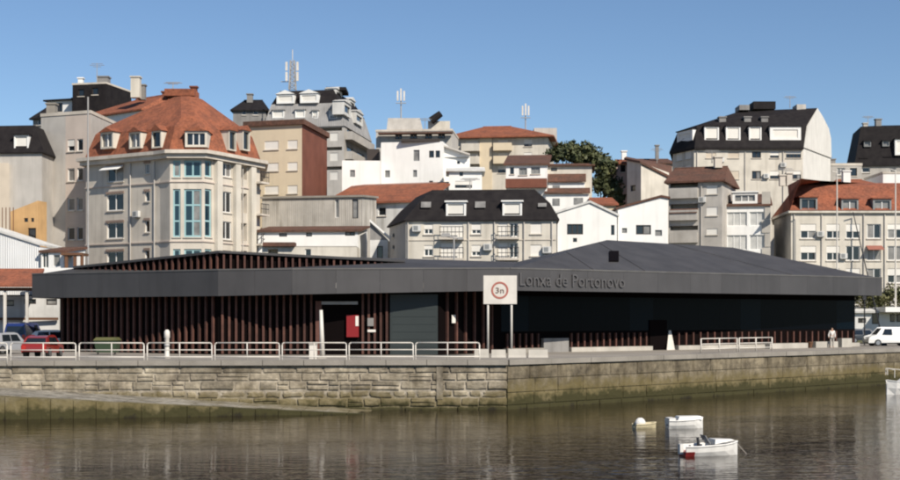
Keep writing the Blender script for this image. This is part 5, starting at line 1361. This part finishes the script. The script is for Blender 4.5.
# ------------------------------------------------------------------ cars
def car(name, label, px, d, ang, paint, L=4.0, Wd=1.66, H=1.42, van=False, cat='car'):
    t = T(name, label, cat, (X(px, d), d, QZ))
    t.rotation_euler = (0, 0, R(ang)); ORG[t] = Vector((0, 0, 0))
    h2 = Wd / 2; zb, zw = .28, H * .60
    if van: prof = [(-L / 2, zb + .1), (-L / 2, H * .55), (-L / 2 + .12, H * .93), (-L / 2 + .4, H), (L * .12, H), (L * .20, H * .98), (L * .33, zw), (L / 2 - .15, zw * .84), (L / 2, zw * .62), (L / 2, zb + .05)]
    else: prof = [(-L / 2, zb + .1), (-L / 2 + .02, zw * .86), (-L / 2 + .18, zw * 1.04), (-L * .33, H * .93), (-L * .2, H), (L * .05, H), (L * .14, H * .95), (L * .26, zw * 1.02), (L / 2 - .2, zw * .86), (L / 2, zw * .55), (L / 2, zb + .05)]
    mb = MB(); n_ = len(prof)
    def side(y, z): return y * (1 - .20 * max(0, (z - zw) / (H - zw))) * (1 if z > .5 else .97)
    for s_ in (-1, 1):
        for (x_, z_) in prof: mb.v.append((x_, s_ * side(h2, z_), z_))
    for k in range(n_):
        m_ = (k + 1) % n_; mb.f.append([k, m_, n_ + m_, n_ + k])
    mb.f.append(list(range(n_))); mb.f.append(list(range(2 * n_ - 1, n_ - 1, -1)))
    body = mb.build('body', paint, t)
    bv = body.modifiers.new('bevel', 'BEVEL'); bv.width = .05; bv.segments = 2; bv.limit_method = 'ANGLE'; bv.angle_limit = R(25)
    for s_ in (-1, 1):
        cells = [(-L * .30, -L * .08), (-L * .06, L * .13)] if not van else [(L * .0, L * .17)]
        for a_, c_ in cells:
            z0, z1 = zw * 1.03, H * .93
            sl_ = .12 if c_ > 0 else 0; sl2 = .10 if a_ < -L * .2 else 0
            q = [(a_, s_ * (side(h2, z0) + .006), z0), (c_ + sl_ * 1.6, s_ * (side(h2, z0) + .006), z0), (c_ - sl_ * .4, s_ * (side(h2, z1) + .006), z1), (a_ + sl2, s_ * (side(h2, z1) + .006), z1)]
            g_ = MB(); g_.poly(q if s_ < 0 else q[::-1]); g_.build('side_window', 'glass', t)
        MB().box(L / 2 - .08, L / 2 + .012, s_ * h2 * .72 - .17, s_ * h2 * .72 + .17, zw * .58, zw * .78).build('headlight', 'lamp_clear', t)
        MB().box(-L / 2 - .012, -L / 2 + .06, s_ * h2 * .80 - .12, s_ * h2 * .80 + .12, zw * .6, zw * .95).build('tail_light', 'lamp_red', t)
        for x_ in (-L * .31, L * .31):
            w_ = MB(); w_.tube((x_, s_ * (h2 - .2), .3), (x_, s_ * (h2 + .015), .3), .30, 16); ty = w_.build('wheel', 'tyre', t)
            w_ = MB(); w_.tube((x_, s_ * (h2 + .016), .3), (x_, s_ * (h2 + .025), .3), .19, 12); w_.build('rim', 'rim', ty)
    def plate(i, nm, sh):
        (xa_, za_), (xb_, zb_) = prof[i], prof[i + 1]
        dx, dz = xb_ - xa_, zb_ - za_; ln = math.hypot(dx, dz); nx_, nz_ = -dz / ln * .008, dx / ln * .008
        p0 = (lerp(xa_, xb_, .08) + nx_, lerp(za_, zb_, .08) + nz_); p1 = (lerp(xa_, xb_, .9) + nx_, lerp(za_, zb_, .9) + nz_)
        g_ = MB(); g_.poly([(p0[0], -side(h2, p0[1]) * .86, p0[1]), (p0[0], side(h2, p0[1]) * .86, p0[1]), (p1[0], side(h2, p1[1]) * .86, p1[1]), (p1[0], -side(h2, p1[1]) * .86, p1[1])]); g_.build(nm, 'glass', t)
    plate(5 if van else 6, 'windscreen', 0)
    plate(1 if van else 2, 'rear_window', 0)
    return t
car('parked_car', 'red hatchback parked behind the railing at left', 43, 86, 88, 'car_red', 3.4, 1.55, 1.34)
car('parked_car', 'white car parked behind the red hatchback', 54, 107, 12, 'car_white', 4.0, H=1.5)
car('parked_car', 'silver car parked at the left picture edge', 4, 95, 70, 'car_silver', 4.0)
t = car('parked_van', 'blue van with high box parked left behind the cars', 25, 109.5, 88, 'car_blue', 4.6, 1.7, 2.05, True, 'van')
car('parked_van', 'white delivery van parked at the right end of the quay', 889, 124, 182, 'car_white', 4.1, 1.7, 1.62, True, 'van')
car('parked_car', 'dark car parked before the white shed, partly hidden by the white van', 905, 137, 8, 'car_dark', 4.2, 1.7, 1.45)
car('parked_car', 'dark car parked behind the thin post at the right end of the hall', 862, 138, 12, 'car_dark', 4.0, 1.7, 1.4)

# ------------------------------------------------------------------ boats
def boat(name, label, px, py, ang, L, Bm, Hh_, hull, cat='boat', group=None, inner='cushion', trim_mat='hull_white'):
    d = FOC * EZ / (py - HY)
    t = T(name, label, cat, (X(px, d), d, 0), group); t.rotation_euler = (R(1.0), R(-1.5), R(ang)); ORG[t] = Vector((0, 0, 0))
    st = [(-.5, .80, 0.95), (-.3, .96, .92), (-.05, 1, .95), (.2, .88, .98), (.38, .55, 1.05), (.5, .08, 1.15)]
    rings = []
    for (x_, w_, z_) in st:
        b2 = Bm / 2 * w_; zt_ = Hh_ * z_
        rings.append([(x_ * L, -b2, zt_), (x_ * L, -b2 * .93, zt_ * .45), (x_ * L, -b2 * .6, -.10), (x_ * L, 0, -.18), (x_ * L, b2 * .6, -.10), (x_ * L, b2 * .93, zt_ * .45), (x_ * L, b2, zt_),
                      (x_ * L, b2 * .86, zt_ + .01), (x_ * L, b2 * .78, zt_ * .5), (x_ * L, 0, zt_ * .38), (x_ * L, -b2 * .78, zt_ * .5), (x_ * L, -b2 * .86, zt_ + .01)])
    MB().loft(rings).build('hull', hull, t, smooth=False)
    g_ = MB()
    for k in range(len(st) - 1):
        for s_ in (-1, 1):
            a_ = (st[k][0] * L, s_ * Bm / 2 * st[k][1], Hh_ * st[k][2] + .02); c_ = (st[k + 1][0] * L, s_ * Bm / 2 * st[k + 1][1], Hh_ * st[k + 1][2] + .02); g_.tube(a_, c_, .035, 5)
    g_.build('gunwale', trim_mat, t)
    for x_ in (-.22, .1):
        MB().box(x_ * L - .12, x_ * L + .12, -Bm * .40, Bm * .40, Hh_ * .66, Hh_ * .72).build('thwart', inner, t)
    return t
b1 = boat('motor_boat', 'white dinghy with red stern and small windscreen, nearest of the boats', 710, 455, 14, 2.25, .95, .40, 'hull_white', group='small boats moored in the harbour')
MB().loft([[(x_, -w_, .20), (x_, -w_ * .66, -.09), (x_, w_ * .66, -.09), (x_, w_, .20)] for x_, w_ in ((-1.14, .375), (-.8, .44), (-.72, .3))]).build('red_stern', 'hull_red', b1)
q = MB(); q.loft([[(.05, -.36, .44), (1.0, -.06, .54), (1.0, .06, .54), (.05, .36, .44)], [(.1, -.30, .62), (.85, -.05, .58), (.85, .05, .58), (.1, .30, .62)]]); q.build('foredeck', 'hull_white', b1)
q = MB(); q.box8([(-.12, -.30, .45), (-.08, -.30, .45), (-.08, .30, .45), (-.12, .30, .45), (-.30, -.24, .78), (-.26, -.24, .78), (-.26, .24, .78), (-.30, .24, .78)]); q.build('windscreen', 'glass_curtain', b1)
q = MB(); q.tube((-.45, 0, .3), (-.5, 0, .70), .07, 8, .05); q.build('seat_post', 'dark_metal', b1)
q = MB(); q.box(-1.26, -1.12, -.10, .10, .10, .48); q.build('outboard_motor', 'hull_white', b1)
MB().tube((1.1, 0, .42), (1.55, .05, -.05), .018, 5).build('mooring_rope', 'cushion', b1)
b2 = boat('covered_boat', 'white covered boat lying behind the dinghy', 685, 428, 8, 1.75, .9, .40, 'hull_white', group='small boats moored in the harbour')
q = MB(); q.loft([[(-.45, -.36, .40), (.80, -.30, .42), (.80, .30, .42), (-.45, .36, .40)], [(-.35, -.30, .58), (.72, -.24, .56), (.72, .24, .56), (-.35, .30, .58)]]); q.build('cover', 'hull_white', b2)
MB().box(-.86, -.55, -.34, .34, .2, .52).build('stern_locker', 'hull_white', b2)
b3 = boat('rowing_boat', 'tiny yellowish rowing boat, leftmost of the three moored boats', 645, 428, 20, 1.15, .6, .20, 'hull_yellow', group='small boats moored in the harbour', trim_mat='hull_yellow')
q = MB(); q.loft([[(-.25 + .28 * math.cos(k * math.pi / 5) * r_, .2 * math.sin(k * math.pi / 5) * r_, z_) for k in range(10)] for r_, z_ in ((1, .12), (1, .3), (.75, .42), (.35, .5))]); q.build('tarp_bundle', 'hull_white', b3, smooth=True)
b4 = boat('motor_cruiser', 'white motor boat with raised bow cut by the right picture edge', 914, 394, 196, 4.4, 1.7, .80, 'hull_white', group='small boats moored in the harbour')
q = MB(); q.loft([[(-.9, -.7, .8), (1.1, -.5, .85), (1.1, .5, .85), (-.9, .7, .8)], [(-.8, -.6, 1.5), (.1, -.5, 1.5), (.1, .5, 1.5), (-.8, .6, 1.5)]]); cb = q.build('cabin', 'hull_white', b4)
q = MB(); q.box(-.6, .2, -.66, .66, 1.25, 1.55); q.build('cabin_window', 'glass', cb)
q = MB(); q.path([Vector(p) for p in ((2.2, .1, 1.3), (2.2, .1, 1.75), (1.2, .55, 1.65), (1.2, .55, 1.1))], .03, 5); q.path([Vector(p) for p in ((2.2, -.1, 1.3), (2.2, -.1, 1.75), (1.2, -.55, 1.65), (1.2, -.55, 1.1))], .03, 5); q.build('bow_rail', 'paint_white', b4)
